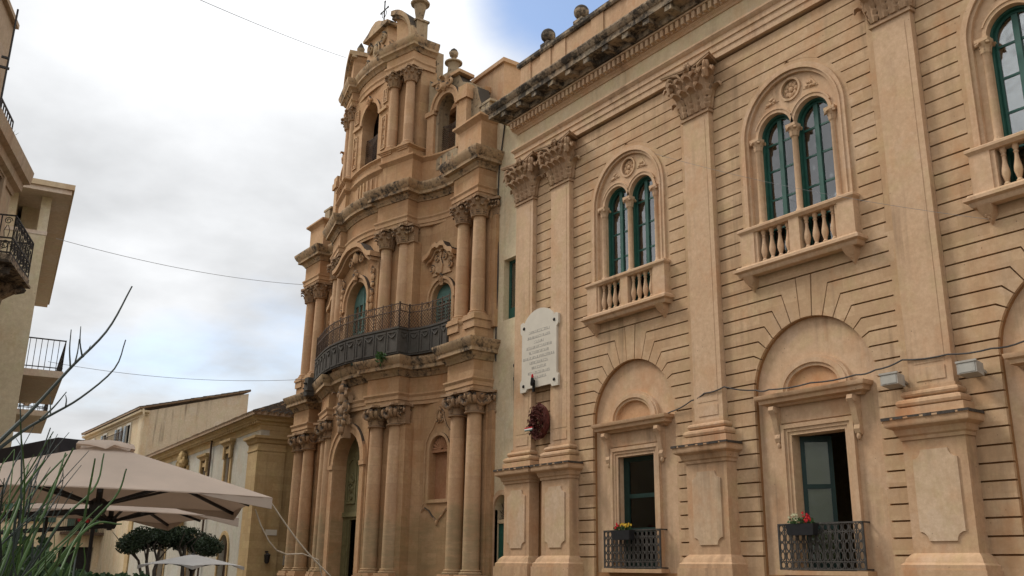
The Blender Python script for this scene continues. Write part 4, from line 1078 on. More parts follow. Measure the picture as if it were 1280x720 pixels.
# ---- bell wings of the third tier (over the side bays)
for s in (-1, 1):
    p, q = (CX + s*2.9, 15.72), (CX + s*5.35, 16.06)
    if s < 0: p, q = q, p
    F = frame_of(p, q); L = (Vector(q) - Vector(p)).length
    def X(u): return u if s > 0 else L - u
    def PL(pts): return [(X(a), z) for a, z in pts] if s > 0 else [(X(a), z) for a, z in reversed(pts)]
    b = MB(); b.T = F; c = 1.13
    outl = [(0, 15.4), (2.47, 15.4), (2.47, 18.2), (1.95, 18.45), (1.7, 18.85), (.6, 18.85), (.35, 18.75), (0, 19.25)]
    b.plate([PL(outl), arched(X(c), .50, 15.95, 17.75, 16)], 0, .5)
    w = b.build('bell_wing', 'chu_roof', church, smooth=False)
    b = MB(); b.T = F
    b.plate([arc(X(c), 17.75, .74, 0, 180, 18) + arc(X(c), 17.75, .502, 180, 0, 18)], -.12, .02)
    b.plate([arc(X(c), 17.75, .80, 0, 180, 18) + arc(X(c), 17.75, .70, 180, 0, 18)], -.18, .0)
    for a in (.28, 1.98):
        u = X(a); b.box(u - .2, u + .2, -.10, .02, 15.9, 17.72); b.box(u - .26, u + .26, -.17, .02, 17.62, 17.80)
    u = X(2.25); b.box(u - .2, u + .2, -.22, .02, 15.9, 17.6); b.box(u - .28, u + .28, -.30, .02, 17.55, 17.82); b.box(u - .24, u + .24, -.25, .1, 17.82, 18.1)
    u = X(c)
    for k in (-1, 1): b.volute((u + .30*k, -.2, 18.62), (k, 0, 0), .2, .075, 1.5)
    b.blob((u, -.2, 18.55), .16, .12, .2, 8, 6, .2); b.leaf((u, -.12, 18.35), (0, -1, 0), .3, .5, .6)
    b.box(u - .8, u + .8, -.16, .55, 18.82, 18.94)
    b.build('bell_arch_trim', 'chu_trim', w)
    b = MB(); b.T = F
    b.box(u - .32, u + .32, -.1, .5, 18.941, 19.1)
    b.lathe([(.27, 19.1), (.22, 19.2), (.2, 19.45), (.24, 19.56), (.33, 19.58), (.33, 19.63), (.2, 19.68), (.07, 19.74), (.07, 19.82), (.15, 19.9), (.17, 20.02), (.12, 20.14), (.03, 20.22)], u, .2, 16)
    for k in range(6): b.blob((u + .12*math.cos(k), .2 + .12*math.sin(k), 19.98 + .05*math.sin(k*2.1)), .06, .06, .08, 6, 4, .2)
    b.build('finial', 'chu_roof', w)
    b = MB(); b.box(*sorted((CX + s*2.85, CX + s*5.3)), 17.0, 17.3, 15.0, 18.3); b.box(*sorted((CX + s*2.85, CX + s*5.3)), 16.65, 17.0, 18.1, 18.3); b.box(*sorted((CX + s*2.62, CX + s*2.84)), 16.12, 17.3, 15.0, 19.2); b.build('bell_chamber', 'chu', w, smooth=False)
    # low lattice screen in the opening
    b = MB(); b.T = F
    for k in range(14):
        z = 15.95 + .085*k
        b.bar((u - .5, .2, z), (u + .5, .2, min(z + .55, 17.2)), .014); b.bar((u + .5, .22, z), (u - .5, .22, min(z + .55, 17.2)), .014)
    b.build('lattice_screen', 'iron_rust', w)
    # stepped scroll beside the wing
    b = MB(); x0, x1 = sorted((CX + s*5.45, CX + s*6.75))
    def Q(pts): return [(CX + s*a, z) for a, z in pts] if s > 0 else [(CX + s*a, z) for a, z in reversed(pts)]
    b.plate([Q([(5.35, 16.2), (6.5, 16.2), (6.5, 16.95), (6.3, 16.95), (6.2, 17.05), (5.95, 17.1), (5.8, 17.4), (5.6, 17.95), (5.35, 18.0)])], 16.1, 16.6)
    b.box(*sorted((CX + s*5.9, CX + s*6.65)), 15.98, 16.7, 16.95, 17.04); b.box(*sorted((CX + s*6.05, CX + s*6.55)), 16.0, 16.65, 16.24, 16.95)
    b.build('scroll_buttress', 'chu_roof', church, smooth=False)
b = MB()
for k in range(16):
    z = 16.55 + .08*k
    b.bar((CX - .7, 15.0, z), (CX + .7, 15.0, min(z + .75, 17.9)), .014); b.bar((CX + .7, 15.02, z), (CX - .7, 15.02, min(z + .75, 17.9)), .014)
b.build('lattice_screen', 'iron_rust', church)
# ---- body of the church behind the front
b = MB()
b.box(CX - 6.4, CX + 6.4, 16.65, 44, 0, 15.0); b.build('nave', 'chu', church, smooth=False)
b = MB(); b.box(CX - 5.2, CX + 5.2, 17.0, 30, 15.0, 15.4)
b.add([(CX - 6.6, 17.95, 15.0), (CX + 6.6, 17.95, 15.0), (CX + 6.6, 44, 15.0), (CX - 6.6, 44, 15.0), (CX, 17.95, 17.0), (CX, 44, 17.0)], [(0, 3, 2, 1), (0, 1, 4), (1, 2, 5, 4), (2, 3, 5), (3, 0, 4, 5)])
b.build('roof', 'tile', church, smooth=False)
b = MB(); b.box(-26.75, -24.6, 16.9, 19.5, 15.4, 18.95); b.box(-26.85, -24.5, 16.8, 19.6, 18.95, 19.1); b.build('rear_block', 'pal_worn', church, smooth=False)

# ---- portal
b = MB(); b.T = Matrix.Translation((CX, 14.74, 0))
b.plate([arc(0, 5.2, 1.34, 0, 180, 24) + arc(0, 5.2, 1.062, 180, 0, 24)], -.07, .02); b.plate([arc(0, 5.2, 1.40, 0, 180, 24) + arc(0, 5.2, 1.30, 180, 0, 24)], -.11, .02)
for s in (-1, 1):
    b.box(min(s*1.05, s*1.42), max(s*1.05, s*1.42), -.1, .5, 5.05, 5.2); b.box(min(s*1.065, s*1.34), max(s*1.065, s*1.34), -.06, .02, 0.1, 5.05)
po = b.build('portal', 'chu_trim', church)
b = MB(); b.T = Matrix.Translation((CX, 14.62, 0))     # carved keystone and crest over the arch
b.plate([[(-.16, 6.05), (.16, 6.05), (.24, 6.75), (-.24, 6.75)]], -.16, .1)
for x, z, r in ((0, 6.35, .16), (-.15, 6.6, .13), (.15, 6.6, .13), (0, 6.75, .15), (-.28, 6.8, .11), (.28, 6.8, .11), (0, 7.05, .2), (-.22, 7.2, .15), (.22, 7.2, .15), (0, 7.45, .22), (-.3, 7.62, .14), (.3, 7.62, .14), (0, 7.82, .2), (0, 8.0, .13)):
    b.blob((x, -.2, z), r, r*.8, r*1.15, 9, 6, .15)
for s in (-1, 1):
    b.volute((s*.38, -.2, 7.1), (s, 0, 0), .2, .06, 1.6); b.leaf((s*.32, -.1, 6.5), (s*.5, -1, 0), .2, .45, .6); b.leaf((s*.42, -.1, 7.25), (s*.6, -1, 0), .22, .5, .6)
b.build('crest', 'chu_carved', po)
b = MB(); b.T = Matrix.Translation((CX, 15.22, 0))
b.plate([arched(0, 1.06, 3.45, 5.2, 20)], 0, .06)
for xx in (-.52, .52):
    b.plate([arched(xx, .36, 3.85, 5.1, 10), arched(xx, .29, 3.92, 5.1, 10)], -.04, .01)
    for z in (4.1, 4.35, 4.6, 4.85): b.blob((xx, 0, z), .12, .05, .11, 8, 5, .2)
    b.volute((xx - .1, -.02, 4.45), (1, 0, 0), .12, .03, 1.4); b.volute((xx + .1, -.02, 4.7), (-1, 0, 0), .12, .03, 1.4)
b.blob((0, -.02, 5.5), .3, .08, .32, 12, 7, .1); b.box(-1.06, 1.06, -.06, .02, 3.40, 3.56); b.box(-.05, .05, -.05, .02, 3.5, 5.3)
b.build('tympanum_panel', 'door_olive', po)
b = MB(); b.T = Matrix.Translation((CX, 15.22, 0))
b.plate([rect(-1.06, 1.06, .12, 3.42), rect(-.56, .24, .121, 3.30)], 0, .08)
for x0, x1 in ((-.98, -.66), (.34, .64), (.70, .98)):
    for z0, z1 in ((.3, 1.2), (1.35, 2.3), (2.45, 3.2)): b.box(x0, x1, -.03, .01, z0, z1)
b.build('door_frame', 'door_olive', po, smooth=False)
b = MB(); b.T = Matrix.Translation((CX + .24, 15.28, 0)) @ Matrix.Rotation(math.radians(-6), 4, 'Z'); b.box(-.50, 0, 0, .06, .12, 3.29)
for z0, z1 in ((.3, 1.2), (1.35, 2.3), (2.45, 3.15)): b.box(-.43, -.07, -.025, .01, z0, z1)
b.build('door_leaf', 'wood', po, smooth=False)
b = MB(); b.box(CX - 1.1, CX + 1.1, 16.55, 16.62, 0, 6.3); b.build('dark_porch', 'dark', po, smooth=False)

# ---- blind niches (lower side bays) and balcony side doors with their hoods (upper)
for s in (-1, 1):
    p, q, c = NIC['low', s]; F = frame_of(p, q)
    b = MB(); b.T = F
    b.box(c - .5, c + .5, .24, .3, 3.7, 5.95)
    for k in range(11):       # shell of the niche head
        a = PI * (k + .5) / 11; b.tube([(c + .08*math.cos(a), .13, 5.38 + .06*math.sin(a)), (c + .26*math.cos(a), .10, 5.38 + .25*math.sin(a)), (c + .43*math.cos(a), .12, 5.38 + .43*math.sin(a))], [.02, .045, .06], 6)
    b.box(c - .46, c + .46, .06, .16, 5.31, 5.39)
    n = b.build('niche', 'niche', church)
    b = MB(); b.T = F
    ou = [(c - .56, 3.7), (c + .56, 3.7)] + arc(c, 5.38, .56, 0, 180, 16); b.plate([ou, arched(c, .462, 3.8, 5.38, 16)], -.05, .02)
    # outer ogee outline and apron as a raised fillet
    o1 = [(-.62, 3.55), (-.80, 3.45), (-.80, 3.62), (-.72, 3.7), (-.72, 5.35), (-.70, 5.65), (-.52, 5.95), (-.36, 6.1), (-.22, 6.35), (-.16, 6.6), (0, 6.72), (.16, 6.6), (.22, 6.35), (.36, 6.1), (.52, 5.95), (.70, 5.65), (.72, 5.35), (.72, 3.7), (.80, 3.62), (.80, 3.45), (.62, 3.55), (.4, 3.45), (.25, 3.3), (.1, 3.2), (0, 3.05), (-.1, 3.2), (-.25, 3.3), (-.4, 3.45)]
    b.tube([(c + a, -.01, z) for a, z in o1], .035, 6, True)
    b.blob((c, -.03, 6.45), .1, .07, .16, 8, 6, .2); b.blob((c, -.03, 6.7), .07, .06, .08, 7, 5); b.blob((c, -.02, 3.1), .06, .05, .1, 7, 5)
    for k in (-1, 1): b.volute((c + .1*k, -.03, 6.35), (k, 0, 0), .1, .035, 1.4)
    b.build('niche_frame', 'chu_trim', n)
    p, q, c = NIC['up', s]; F = frame_of(p, q)
    b = MB(); b.T = F
    b.plate([arched(c, .66, 9.27, 10.52, 16), arched(c, .522, 9.269, 10.52, 16)], -.06, .02)
    b.plate([arc(c, 10.52, .74, -8, 188, 18) + arc(c, 10.52, .64, 188, -8, 18)], -.12, .0)
    b.blob((c, -.12, 11.2), .12, .1, .16, 8, 6, .2); b.leaf((c, -.08, 10.95), (0, -1, 0), .2, .4, .7)
    sd_ = b.build('balcony_door', 'chu_trim', church)
    b = MB(); b.T = F
    b.plate([arched(c, .53, 9.27, 10.52, 14), rect(c - .42, c - .04, 9.4, 10.45), rect(c + .04, c + .42, 9.4, 10.45)], .15, .21)
    for k in range(9): b.box(c - .42, c + .42, .16, .195, 9.42 + .115*k, 9.47 + .115*k)
    b.build('shutter', 'teal', sd_, smooth=False)
    # hood above: wavy cornice on a scrolled panel
    cc = c - .05*s
    b = MB(); b.T = F
    wav = [(-.78, 11.98), (-.72, 12.06), (-.55, 12.10), (-.42, 12.2), (-.3, 12.38), (-.12, 12.42), (0, 12.34), (.12, 12.42), (.3, 12.38), (.42, 12.2), (.55, 12.10), (.72, 12.06), (.78, 11.98)]
    b.plate([[(cc + a, z - .10) for a, z in wav] + [(cc + a*1.04, z + .06) for a, z in reversed(wav)]], -.30, .02)
    b.plate([[(cc + a*.93, z - .20) for a, z in wav] + [(cc + a*.93, z - .10) for a, z in reversed(wav)]], -.16, .02)
    b.plate([[(cc - .5, 11.35), (cc + .5, 11.35), (cc + .42, 11.6), (cc + .62, 11.95), (cc + .3, 12.2), (cc - .3, 12.2), (cc - .62, 11.95), (cc - .42, 11.6)]], -.06, .02)
    for k in (-1, 1): b.volute((cc + .5*k, -.08, 11.62), (k, 0, 0), .14, .045, 1.5); b.volute((cc + .2*k, -.1, 11.95), (-k, 0, 0), .13, .04, 1.4)
    b.tube([(cc, -.08, 11.4), (cc + .06, -.09, 11.7), (cc - .05, -.09, 11.95), (cc, -.08, 12.15)], .05, 6)
    b.build('hood', 'chu_trim', sd_)
# central balcony door
b = MB(); b.T = Matrix.Translation((CX, 14.74, 0))
b.plate([arched(0, .98, 9.2, 11.03, 20), arched(0, .802, 9.199, 11.03, 20)], -.06, .02); b.plate([arc(0, 11.03, 1.06, -10, 190, 20) + arc(0, 11.03, .95, 190, -10, 20)], -.13, .02)
for x, z, r in ((0, 11.95, .14), (-.12, 12.08, .1), (.12, 12.08, .1), (0, 12.2, .1)): b.blob((x, -.16, z), r, r*.8, r, 8, 6, .2)
for s in (-1, 1):        # hanging carved drops
    for k in range(6): b.blob((s*1.22, -.06, 11.75 - .28*k), .11 - .01*k, .07, .13, 7, 5, .25)
    b.volute((s*1.22, -.08, 12.0), (s, 0, 0), .14, .045, 1.5)
cd = b.build('balcony_door', 'chu_trim', church)
b = MB(); b.T = Matrix.Translation((CX, 15.0, 0))
b.plate([arched(0, .81, 8.6, 11.03, 18)] + [rect(x0, x0 + .30, z0, z0 + .46) for x0 in (-.72, -.36, .06, .42) for z0 in (9.5, 10.05, 10.6)], 0, .06)
b.box(-.035, .035, -.03, .02, 8.6, 11.8); b.build('sash', 'teal', cd, smooth=False)
b = MB(); b.box(CX - .8, CX + .8, 15.035, 15.04, 8.6, 11.82); b.build('pane', 'glass', cd, smooth=False)
b = MB(); b.T = Matrix.Translation((CX, 14.66, 0))
eb = [(-1.55, 12.55), (-1.3, 12.6), (-1.05, 12.75), (-.75, 13.02), (-.4, 13.18), (0, 13.22), (.4, 13.18), (.75, 13.02), (1.05, 12.75), (1.3, 12.6), (1.55, 12.55)]
b.plate([[(x, z - .12) for x, z in eb] + [(x*1.02, z + .05) for x, z in reversed(eb)]], -.32, .2)
b.plate([[(x*.94, z - .24) for x, z in eb] + [(x*.94, z - .12) for x, z in reversed(eb)]], -.2, .2)
b.blob((0, -.1, 12.75), .2, .1, .22, 9, 6, .15)
for s in (-1, 1): b.volute((s*.45, -.08, 12.65), (s, 0, 0), .18, .05, 1.5)
b.build('hood', 'chu_trim', cd)

# ---- iron balcony that follows the front
BP = [(0, 14.08), (.6, 14.10), (1.2, 14.18), (1.65, 14.27), (3.35, 14.70), (3.28, 15.12), (3.7, 15.33), (4.2, 15.45), (4.75, 15.50), (5.2, 15.50)]
BPF = abs_(mir(BP))
b = MB(); b.sweep(BPF, [(-.08, 8.56), (.0, 8.56), (.0, 9.40), (.03, 9.42), (.03, 9.47), (-.08, 9.47)])
for i in range(len(BPF) - 1):
    p, q = Vector(BPF[i]), Vector(BPF[i+1]); L = (q - p).length
    if L < .35: continue
    b.T = frame_of(p, q); n = max(1, round(L / .62))
    for k in range(n):
        u0, u1 = L*k/n + .03, L*(k+1)/n - .03
        b.plate([rect(u0, u1, 8.62, 9.36), rect(u0 + .06, u1 - .06, 8.68, 9.30)], -.025, .01)
        b.tube([(u0 + .08 + (u1 - u0 - .16)*j/8, -.01, 9.27 - .14*math.sin(PI*j/8)) for j in range(9)], .03, 5)
    b.T = None
bal = b.build('balcony', 'balc_panel', church)
b = MB()
for i in range(len(BPF) - 1):
    p, q = Vector(BPF[i]), Vector(BPF[i+1]); L = (q - p).length; b.T = frame_of(p, q)
    for z in (9.50, 10.06, 10.30): b.box(0, L, .01, .04, z - .015, z + .015)
    n = max(1, round(L / .42))
    for k in range(n + 1): b.box(L*k/n - .012, L*k/n + .012, .012, .036, 9.47, 10.36)
    n = max(2, round(L / .115)); h = .56
    for k in range(-4, n):
        a0, a1 = k / n * L, (k + 4.5) / n * L
        def clip(a, z, b_, z2):
            lo, hi = 0.0, 1.0
            d_ = b_ - a
            for lim, sg in ((0, 1), (L, -1)):
                if d_ == 0: continue
                t = (lim - a) / d_
                if sg * d_ > 0: lo = max(lo, t)
                else: hi = min(hi, t)
            return (lo, hi)
        lo, hi = clip(a0, 0, a1, 1)
        if hi - lo > .05: b.bar((a0 + (a1 - a0)*lo, .02, 9.5 + h*lo), (a0 + (a1 - a0)*hi, .02, 9.5 + h*hi), .012); b.bar((a0 + (a1 - a0)*lo, .03, 10.06 - h*lo), (a0 + (a1 - a0)*hi, .03, 10.06 - h*hi), .012)
    m = max(1, round(L / .2))
    for k in range(m): b.tube([(L*(k + .5)/m + .07*math.cos(t), .025, 10.18 + .08*math.sin(t)) for t in [j*PI/4 for j in range(8)]], .010, 4, True)
    b.T = None
b.build('lattice_railing', 'iron_rust', bal)
for x, y in ((-4.6, 14.9), (-3.5, 14.45)):       # two hanging iron lanterns/boxes on the left side
    q = MB(); q.T = Matrix.Translation((CX + x, y, 0)); q.box(-.16, .16, 0, .3, 8.25, 8.75); q.lathe([(.08, 8.5), (.1, 8.52), (.08, 8.55)], 0, -.02, 12); q.build('bracket_box', 'balc_panel', bal)
b = MB()
for k in range(70): 
    a = random.uniform(0, 2*PI); r = random.uniform(0, .24); c = Vector((CX + 2.85 + r*math.cos(a), 14.42 + random.uniform(-.12, .05), 8.42 + r*math.sin(a)*.8))
    d = Vector((random.uniform(-1, 1), random.uniform(-1, .2), random.uniform(-.5, 1))).normalized(); t = d.orthogonal().normalized()
    b.add([c, c + d*.09 + t*.035, c + d*.17, c + d*.09 - t*.035], [(0, 1, 2, 3)])
tag(b.build('weed', 'leaf', smooth=False), 'green tuft of weed growing under the church balcony', 'plant')

# ------------------------------------------------------------------ OCHRE HOUSE next to the church
def frame(origin, xdir):
    x = Vector((xdir[0], xdir[1], 0)).normalized(); y = Vector((-x.y, x.x, 0))
    return Matrix(((x.x, y.x, 0, origin[0]), (x.y, y.y, 0, origin[1]), (0, 0, 1, 0), (0, 0, 0, 1)))
HO = (-39.6, 14.82)
hx = (math.cos(math.radians(-3.5)), math.sin(math.radians(-3.5)))
HF = frame(HO, hx)          # local x runs to the right along the front, the corner is x = 0
house = thing('corner_house', 'low ochre stone house with tiled roof and pilastered corner between church and cream block', 'house', (HO[0], HO[1], 0))
def HM(): b = MB(); b.T = HF; return b
HWIN = [(-4.5, 5.35, 6.75), (-8.6, 5.35, 6.45), (-17.0, 5.35, 6.6), (-21.2, 5.35, 6.6)]
b = HM()
b.plate([rect(-26, 0, 0, 7.9)] + [rect(x - .42, x + .42, z0, z1) for x, z0, z1 in HWIN] + [rect(-13.3, -12.3, 4.3, 6.3)] + [arched(-3.9, .75, 0, 2.3, 12), arched(-9.5, .8, 0, 2.4, 12), arched(-16, .8, 0, 2.4, 12)], 0, .4)
b.build('front_wall', 'yellow_plaster', house, smooth=False)
b = HM(); b.box(-.4, 0, .401, 9, 0, 7.9); b.box(-26, -25.6, .401, 9, 0, 7.9); b.box(-25.6, -.4, 8.6, 9, 0, 7.9); b.box(-25.6, -.4, .401, 8.6, 3.9, 4.1)
b.box(0.001, 2.6, 2.4, 9, 0, 7.6)
b.build('side_wall', 'yellow', house, smooth=False)
b = HM(); b.box(-26.1, -25, -.09, .02, .9, 7.3); b.build('corner_pilaster', 'yellow', house, smooth=False)
b = HM()
for x0, x1, y0, y1 in ((-1.25, .09, -.09, .02), (-.02, .09, .021, 1.15)): b.box(x0, x1, y0, y1, .9, 6.75)
b.box(-1.35, .2, -.2, 1.25, 0, .75); b.box(-1.3, .15, -.15, 1.2, .75, .9)
pth = [(-1.25, .0), (-1.25, -.09), (.09, -.09), (.09, 1.15), (.0, 1.15)]
b.sweep(pth, [(-.05, 6.45), (.03, 6.45), (.03, 6.52), (-.05, 6.52)])
b.sweep(pth, [(-.05, 6.76), (.0, 6.76), (.05, 6.80), (.10, 6.92), (.20, 6.98), (.22, 7.08), (-.05, 7.12)])
b.build('corner_pilaster', 'yellow', house, smooth=False)
b = HM(); pth = [(-26.0, 0.02), (-26.0, 0), (0.0, 0), (0.0, 2.4)]
b.sweep(pth, [(-.3, 7.35), (.02, 7.35), (.02, 7.55), (.08, 7.6), (.10, 7.68), (.26, 7.74), (.28, 7.84), (.40, 7.9), (.42, 7.97), (-.3, 8.0)])
k = -25.8
while k < .2: b.box(k, k + .14, -.24, -.05, 7.62, 7.72); k += .3
b.build('eaves_cornice', 'yellow', house, smooth=False)
def tiled(b, p0, p1, q0, q1, pitch=.26, r=.085):
    """rows of half-round tiles running from the eaves p0-p1 up to the ridge q0-q1"""
    P0, P1, Q0, Q1 = map(Vector, (p0, p1, q0, q1)); n = max(2, int((P1 - P0).length / pitch))
    b.add([P0, P1, Q1, Q0, P0 - Vector((0, 0, .1)), P1 - Vector((0, 0, .1)), Q1 - Vector((0, 0, .1)), Q0 - Vector((0, 0, .1))], [(0, 1, 2, 3), (7, 6, 5, 4), (0, 4, 5, 1), (1, 5, 6, 2), (2, 6, 7, 3), (3, 7, 4, 0)])
    for i in range(n + 1):
        a = P0.lerp(P1, i / n); c = Q0.lerp(Q1, i / n)
        m = max(2, int((c - a).length / .45)); pts = []; rr = []
        for j in range(m):
            pts += [a.lerp(c, j / m), a.lerp(c, (j + .98) / m)]; jj = random.uniform(-.012, .012); rr += [r + .012 + jj, r - .012 + jj]
        if (c - a).length > .3: b.tube(pts, rr, 6)
b = HM()
tiled(b, (-26.3, -.5, 8.02), (.5, -.5, 8.02), (-26.3, 4.6, 10.2), (-1.2, 4.6, 10.2))
tiled(b, (.5, -.5, 8.02), (.5, 9.2, 8.02), (-1.2, 4.6, 10.2), (-1.2, 4.7, 10.2))
tiled(b, (-26.3, 9.4, 8.02), (.5, 9.4, 8.02), (-26.3, 4.7, 10.2), (-1.2, 4.7, 10.2), .6)
tiled(b, (.6, 2.2, 8.6), (2.5, 2.2, 8.5), (.2, 5.2, 10.0), (2.5, 5.2, 10.2))
b.build('tiled_roof', 'tile', house, ang=50)
b = HM()
for x, z0, z1 in HWIN:
    f = HM()
    f.plate([rect(x - .62, x + .62, z0 - .05, z1 + .2), rect(x - .42, x + .42, z0 - .051, z1)], -.08, .02)
    f.sweep([(x - .66, .02), (x - .66, -.08), (x + .66, -.08), (x + .66, .02)], [(-.05, z1 + .32), (.04, z1 + .32), (.08, z1 + .42), (.2, z1 + .5), (.22, z1 + .6), (-.05, z1 + .66)])
    for s in (-1, 1): f.box(x + s*.52 - .1, x + s*.52 + .1, -.16, .02, z1 - .25, z1 + .33)
    f.box(x - .8, x + .8, -.3, .02, z0 - .18, z0 - .05)
    w = f.build('window', 'yellow', house, smooth=False)
    p = HM(); p.box(x - .42, x + .42, .2, .22, z0, z1); p.build('pane', 'dark', w, smooth=False)
    p = HM(); p.box(x - .42, x - .36, .12, .18, z0, z1); p.box(x + .36, x + .42, .12, .18, z0, z1); p.box(x - .03, x + .03, .12, .18, z0, z1); p.box(x - .36, x + .36, .13, .17, z0 + .9, z0 + .95); p.build('sash', 'wood', w, smooth=False)
f = HM()       # carved balcony door head with scroll bracket
f.plate([rect(-13.6, -12.0, 4.3, 6.8), rect(-13.3, -12.3, 4.29, 6.3)], -.1, .02)
for x, z, r in ((-12.8, 7.2, .4), (-13.15, 6.95, .28), (-12.45, 6.95, .28), (-12.8, 6.75, .3), (-13.2, 6.5, .2), (-12.4, 6.5, .2), (-12.8, 6.45, .2)): f.blob((x, -.2, z), r, .26, r, 9, 6, .2)
for s in (-1, 1): f.volute((-12.8 + .5*s, -.28, 7.1), (s, 0, 0), .25, .08, 1.6)
f.box(-14.0, -11.6, -.8, .02, 4.05, 4.28)
for x in (-13.6, -12.0): f.box(x - .12, x + .12, -.6, .02, 3.6, 4.05)
bd = f.build('balcony_door', 'yellow', house)
p = HM(); p.box(-13.3, -12.3, .2, .24, 4.3, 6.3); p.build('door_leaf', 'wood', bd, smooth=False)
for x in (-3.9, -9.5, -16):
    f = HM(); zs = 2.3 if x == -3.9 else 2.4; hw = .75 if x == -3.9 else .8
    f.plate([arched(x, hw + .16, 0, zs, 14), arched(x, hw, -.001, zs, 14)], -.06, .02)
    d = f.build('doorway', 'yellow', house)
    p = HM(); p.box(x - hw, x + hw, .25, .3, 0, zs + hw); p.build('door_leaf', 'iron_rust', d, smooth=False)
b = HM(); b.tube([(-7.45, -.12, 7.75), (-7.45, -.12, .2)], .05, 8); b.build('downpipe', 'iron_rust', house)
b = HM(); b.box(.02, .07, 1.45, 1.75, 1.75, 2.15); tag(b.build('meter_box', 'lamp_grey', smooth=False), 'small pale meter box on the end wall of the ochre house', 'meter box')
b = HM(); b.box(.105, .13, .55, 1.05, 2.95, 3.18); tag(b.build('street_sign', 'marble', smooth=False), 'little white street plate on the ochre house corner', 'sign')
b = HM(); b.box(.09, .3, .62, .70, 2.25, 2.31); b.lathe([(.05, 1.8), (.1, 1.86), (.13, 2.12), (.15, 2.15), (.03, 2.24)], .32, .66, 8); tag(b.build('wall_lantern', 'pole'), 'small black lantern on a bracket at the ochre house corner', 'lantern')

# ------------------------------------------------------------------ CREAM BLOCK further down the street
cream = thing('cream_block', 'long cream apartment block with a stained windowless end wall behind the ochre house', 'building', (-80, 21, 0))
CW = [(-73.6, 10.2, 11.6), (-76.3, 10.2, 11.6), (-80.8, 10.2, 11.6), (-85.0, 10.2, 11.6)]
b = MB()
b.plate([rect(-88, -70.0, 0, 12.3)] + [rect(x - .5, x + .5, z0, z1) for x, z0, z1 in CW], 17.5, 17.9)
b.plate([rect(-106, -88.02, 0, 11.7)] + [rect(x - .5, x + .5, 9.4, 10.9) for x in (-91, -94.5, -98)], 17.6, 18.0)
b.box(-106, -105.6, 18.0, 26, 0, 11.7); b.box(-106, -70.5, 25.6, 26, 0, 11.7); b.box(-88, -87.6, 18.0, 25.6, 0, 12.3)
b.build('wall', 'cream', cream, smooth=False)
b = MB(); b.T = frame((-70.0, 17.9), (0, 1)); b.plate([[(0, 0), (7.1, 0), (7.1, 14.35), (0, 12.3)]], 0, .5); b.build('end_wall', 'gable', cream, smooth=False)
b = MB()
tiled(b, (-88.2, 17.1, 12.42), (-69.9, 17.1, 12.42), (-88.2, 25.1, 14.6), (-69.9, 25.1, 14.6), .34, .1)
tiled(b, (-106.2, 17.2, 11.85), (-88.3, 17.2, 11.85), (-106.2, 25.1, 13.5), (-88.3, 25.1, 13.5), .34, .1)
b.build('tiled_roof', 'tile', cream, ang=50)
b = MB(); b.sweep([(-88, 17.6), (-88, 17.48), (-69.98, 17.48), (-69.98, 17.8)], [(-.1, 11.9), (.05, 11.9), (.08, 12.02), (.3, 12.1), (.32, 12.25), (-.1, 12.3)])
b.box(-70.9, -69.96, 17.42, 17.52, 0, 11.9)
b.tube([(-69.5, 17.3, 12.3), (-69.45, 17.35, 11.9), (-69.6, 17.42, 11.4), (-69.6, 17.42, 4)], .06, 8)
b.build('eaves', 'cream', cream, smooth=False)
for x, z0, z1 in CW + [(-91, 9.4, 10.9), (-94.5, 9.4, 10.9), (-98, 9.4, 10.9)]:
    f = MB(); f.plate([rect(x - .62, x + .62, z0 - .1, z1 + .14), rect(x - .5, x + .5, z0 - .001, z1)], 17.40, 17.7); f.box(x - .7, x + .7, 17.3, 17.6, z0 - .2, z0 - .1)
    w = f.build('window', 'marble', cream, smooth=False)
    f = MB(); f.box(x - .5, x + .5, 17.82, 17.86, z0, z1); f.build('pane', 'dark', w, smooth=False)
    for s in (-1, 1):
        if x == -76.3 or s < 0:
            f = MB(); f.box(min(x + s*.52, x + s*1.0), max(x + s*.52, x + s*1.0), 17.33, 17.39, z0, z1)
            for k in range(9): f.box(min(x + s*.56, x + s*.96), max(x + s*.56, x + s*.96), 17.31, 17.335, z0 + .08 + .15*k, z0 + .15 + .15*k)
            f.build('shutter', 'shutter', w, smooth=False)
f = MB(); f.box(-77.8, -72.4, 16.7, 17.5, 9.95, 10.1); f.box(-77.8, -72.4, 16.72, 16.76, 10.95, 11.0)
for k in range(28): f.box(-77.8 + .2*k - .012, -77.8 + .2*k + .012, 16.73, 16.75, 10.1, 10.95)
f.build('balcony', 'iron_rust', cream, smooth=False)

# ------------------------------------------------------------------ house closing the street
endh = thing('end_house', 'pale ochre house with green shutters and flowered balcony seen under the parasols', 'house', (-78, 14, 0))
b = MB(); b.T = frame((-78, 6.5), (0, 1))
EW = [(3.6, 4.6, 6.6), (6.6, 4.6, 6.6), (9.6, 4.0, 6.6), (12.5, 4.6, 6.6)]
b.plate([rect(0, 11.0, 0, 8.6)] + [rect(x - .55, x + .55, z0, z1) for x, z0, z1 in EW[:3]] + [rect(8.2, 10.6, 0, 2.9), rect(4.6, 6.6, 0, 2.8), rect(1.2, 3.2, 0, 2.8)], 0, .4)
b.box(0, 11, .4, 9, 7.9, 8.3); b.box(0, .4, .4, 9, 0, 7.9); b.box(10.6, 11, .4, 9, 0, 7.9); b.box(.4, 10.6, 8.6, 9, 0, 7.9); b.box(.4, 10.6, .4, 8.6, 3.3, 3.5)
b.build('wall', 'cream', endh, smooth=False)
b = MB(); b.T = frame((-78, 6.5), (0, 1)); tiled(b, (-.2, -.4, 8.65), (11.2, -.4, 8.65), (-.2, 5, 10.0), (11.2, 5, 10.0), .34, .1); b.build('tiled_roof', 'tile', endh, ang=50)
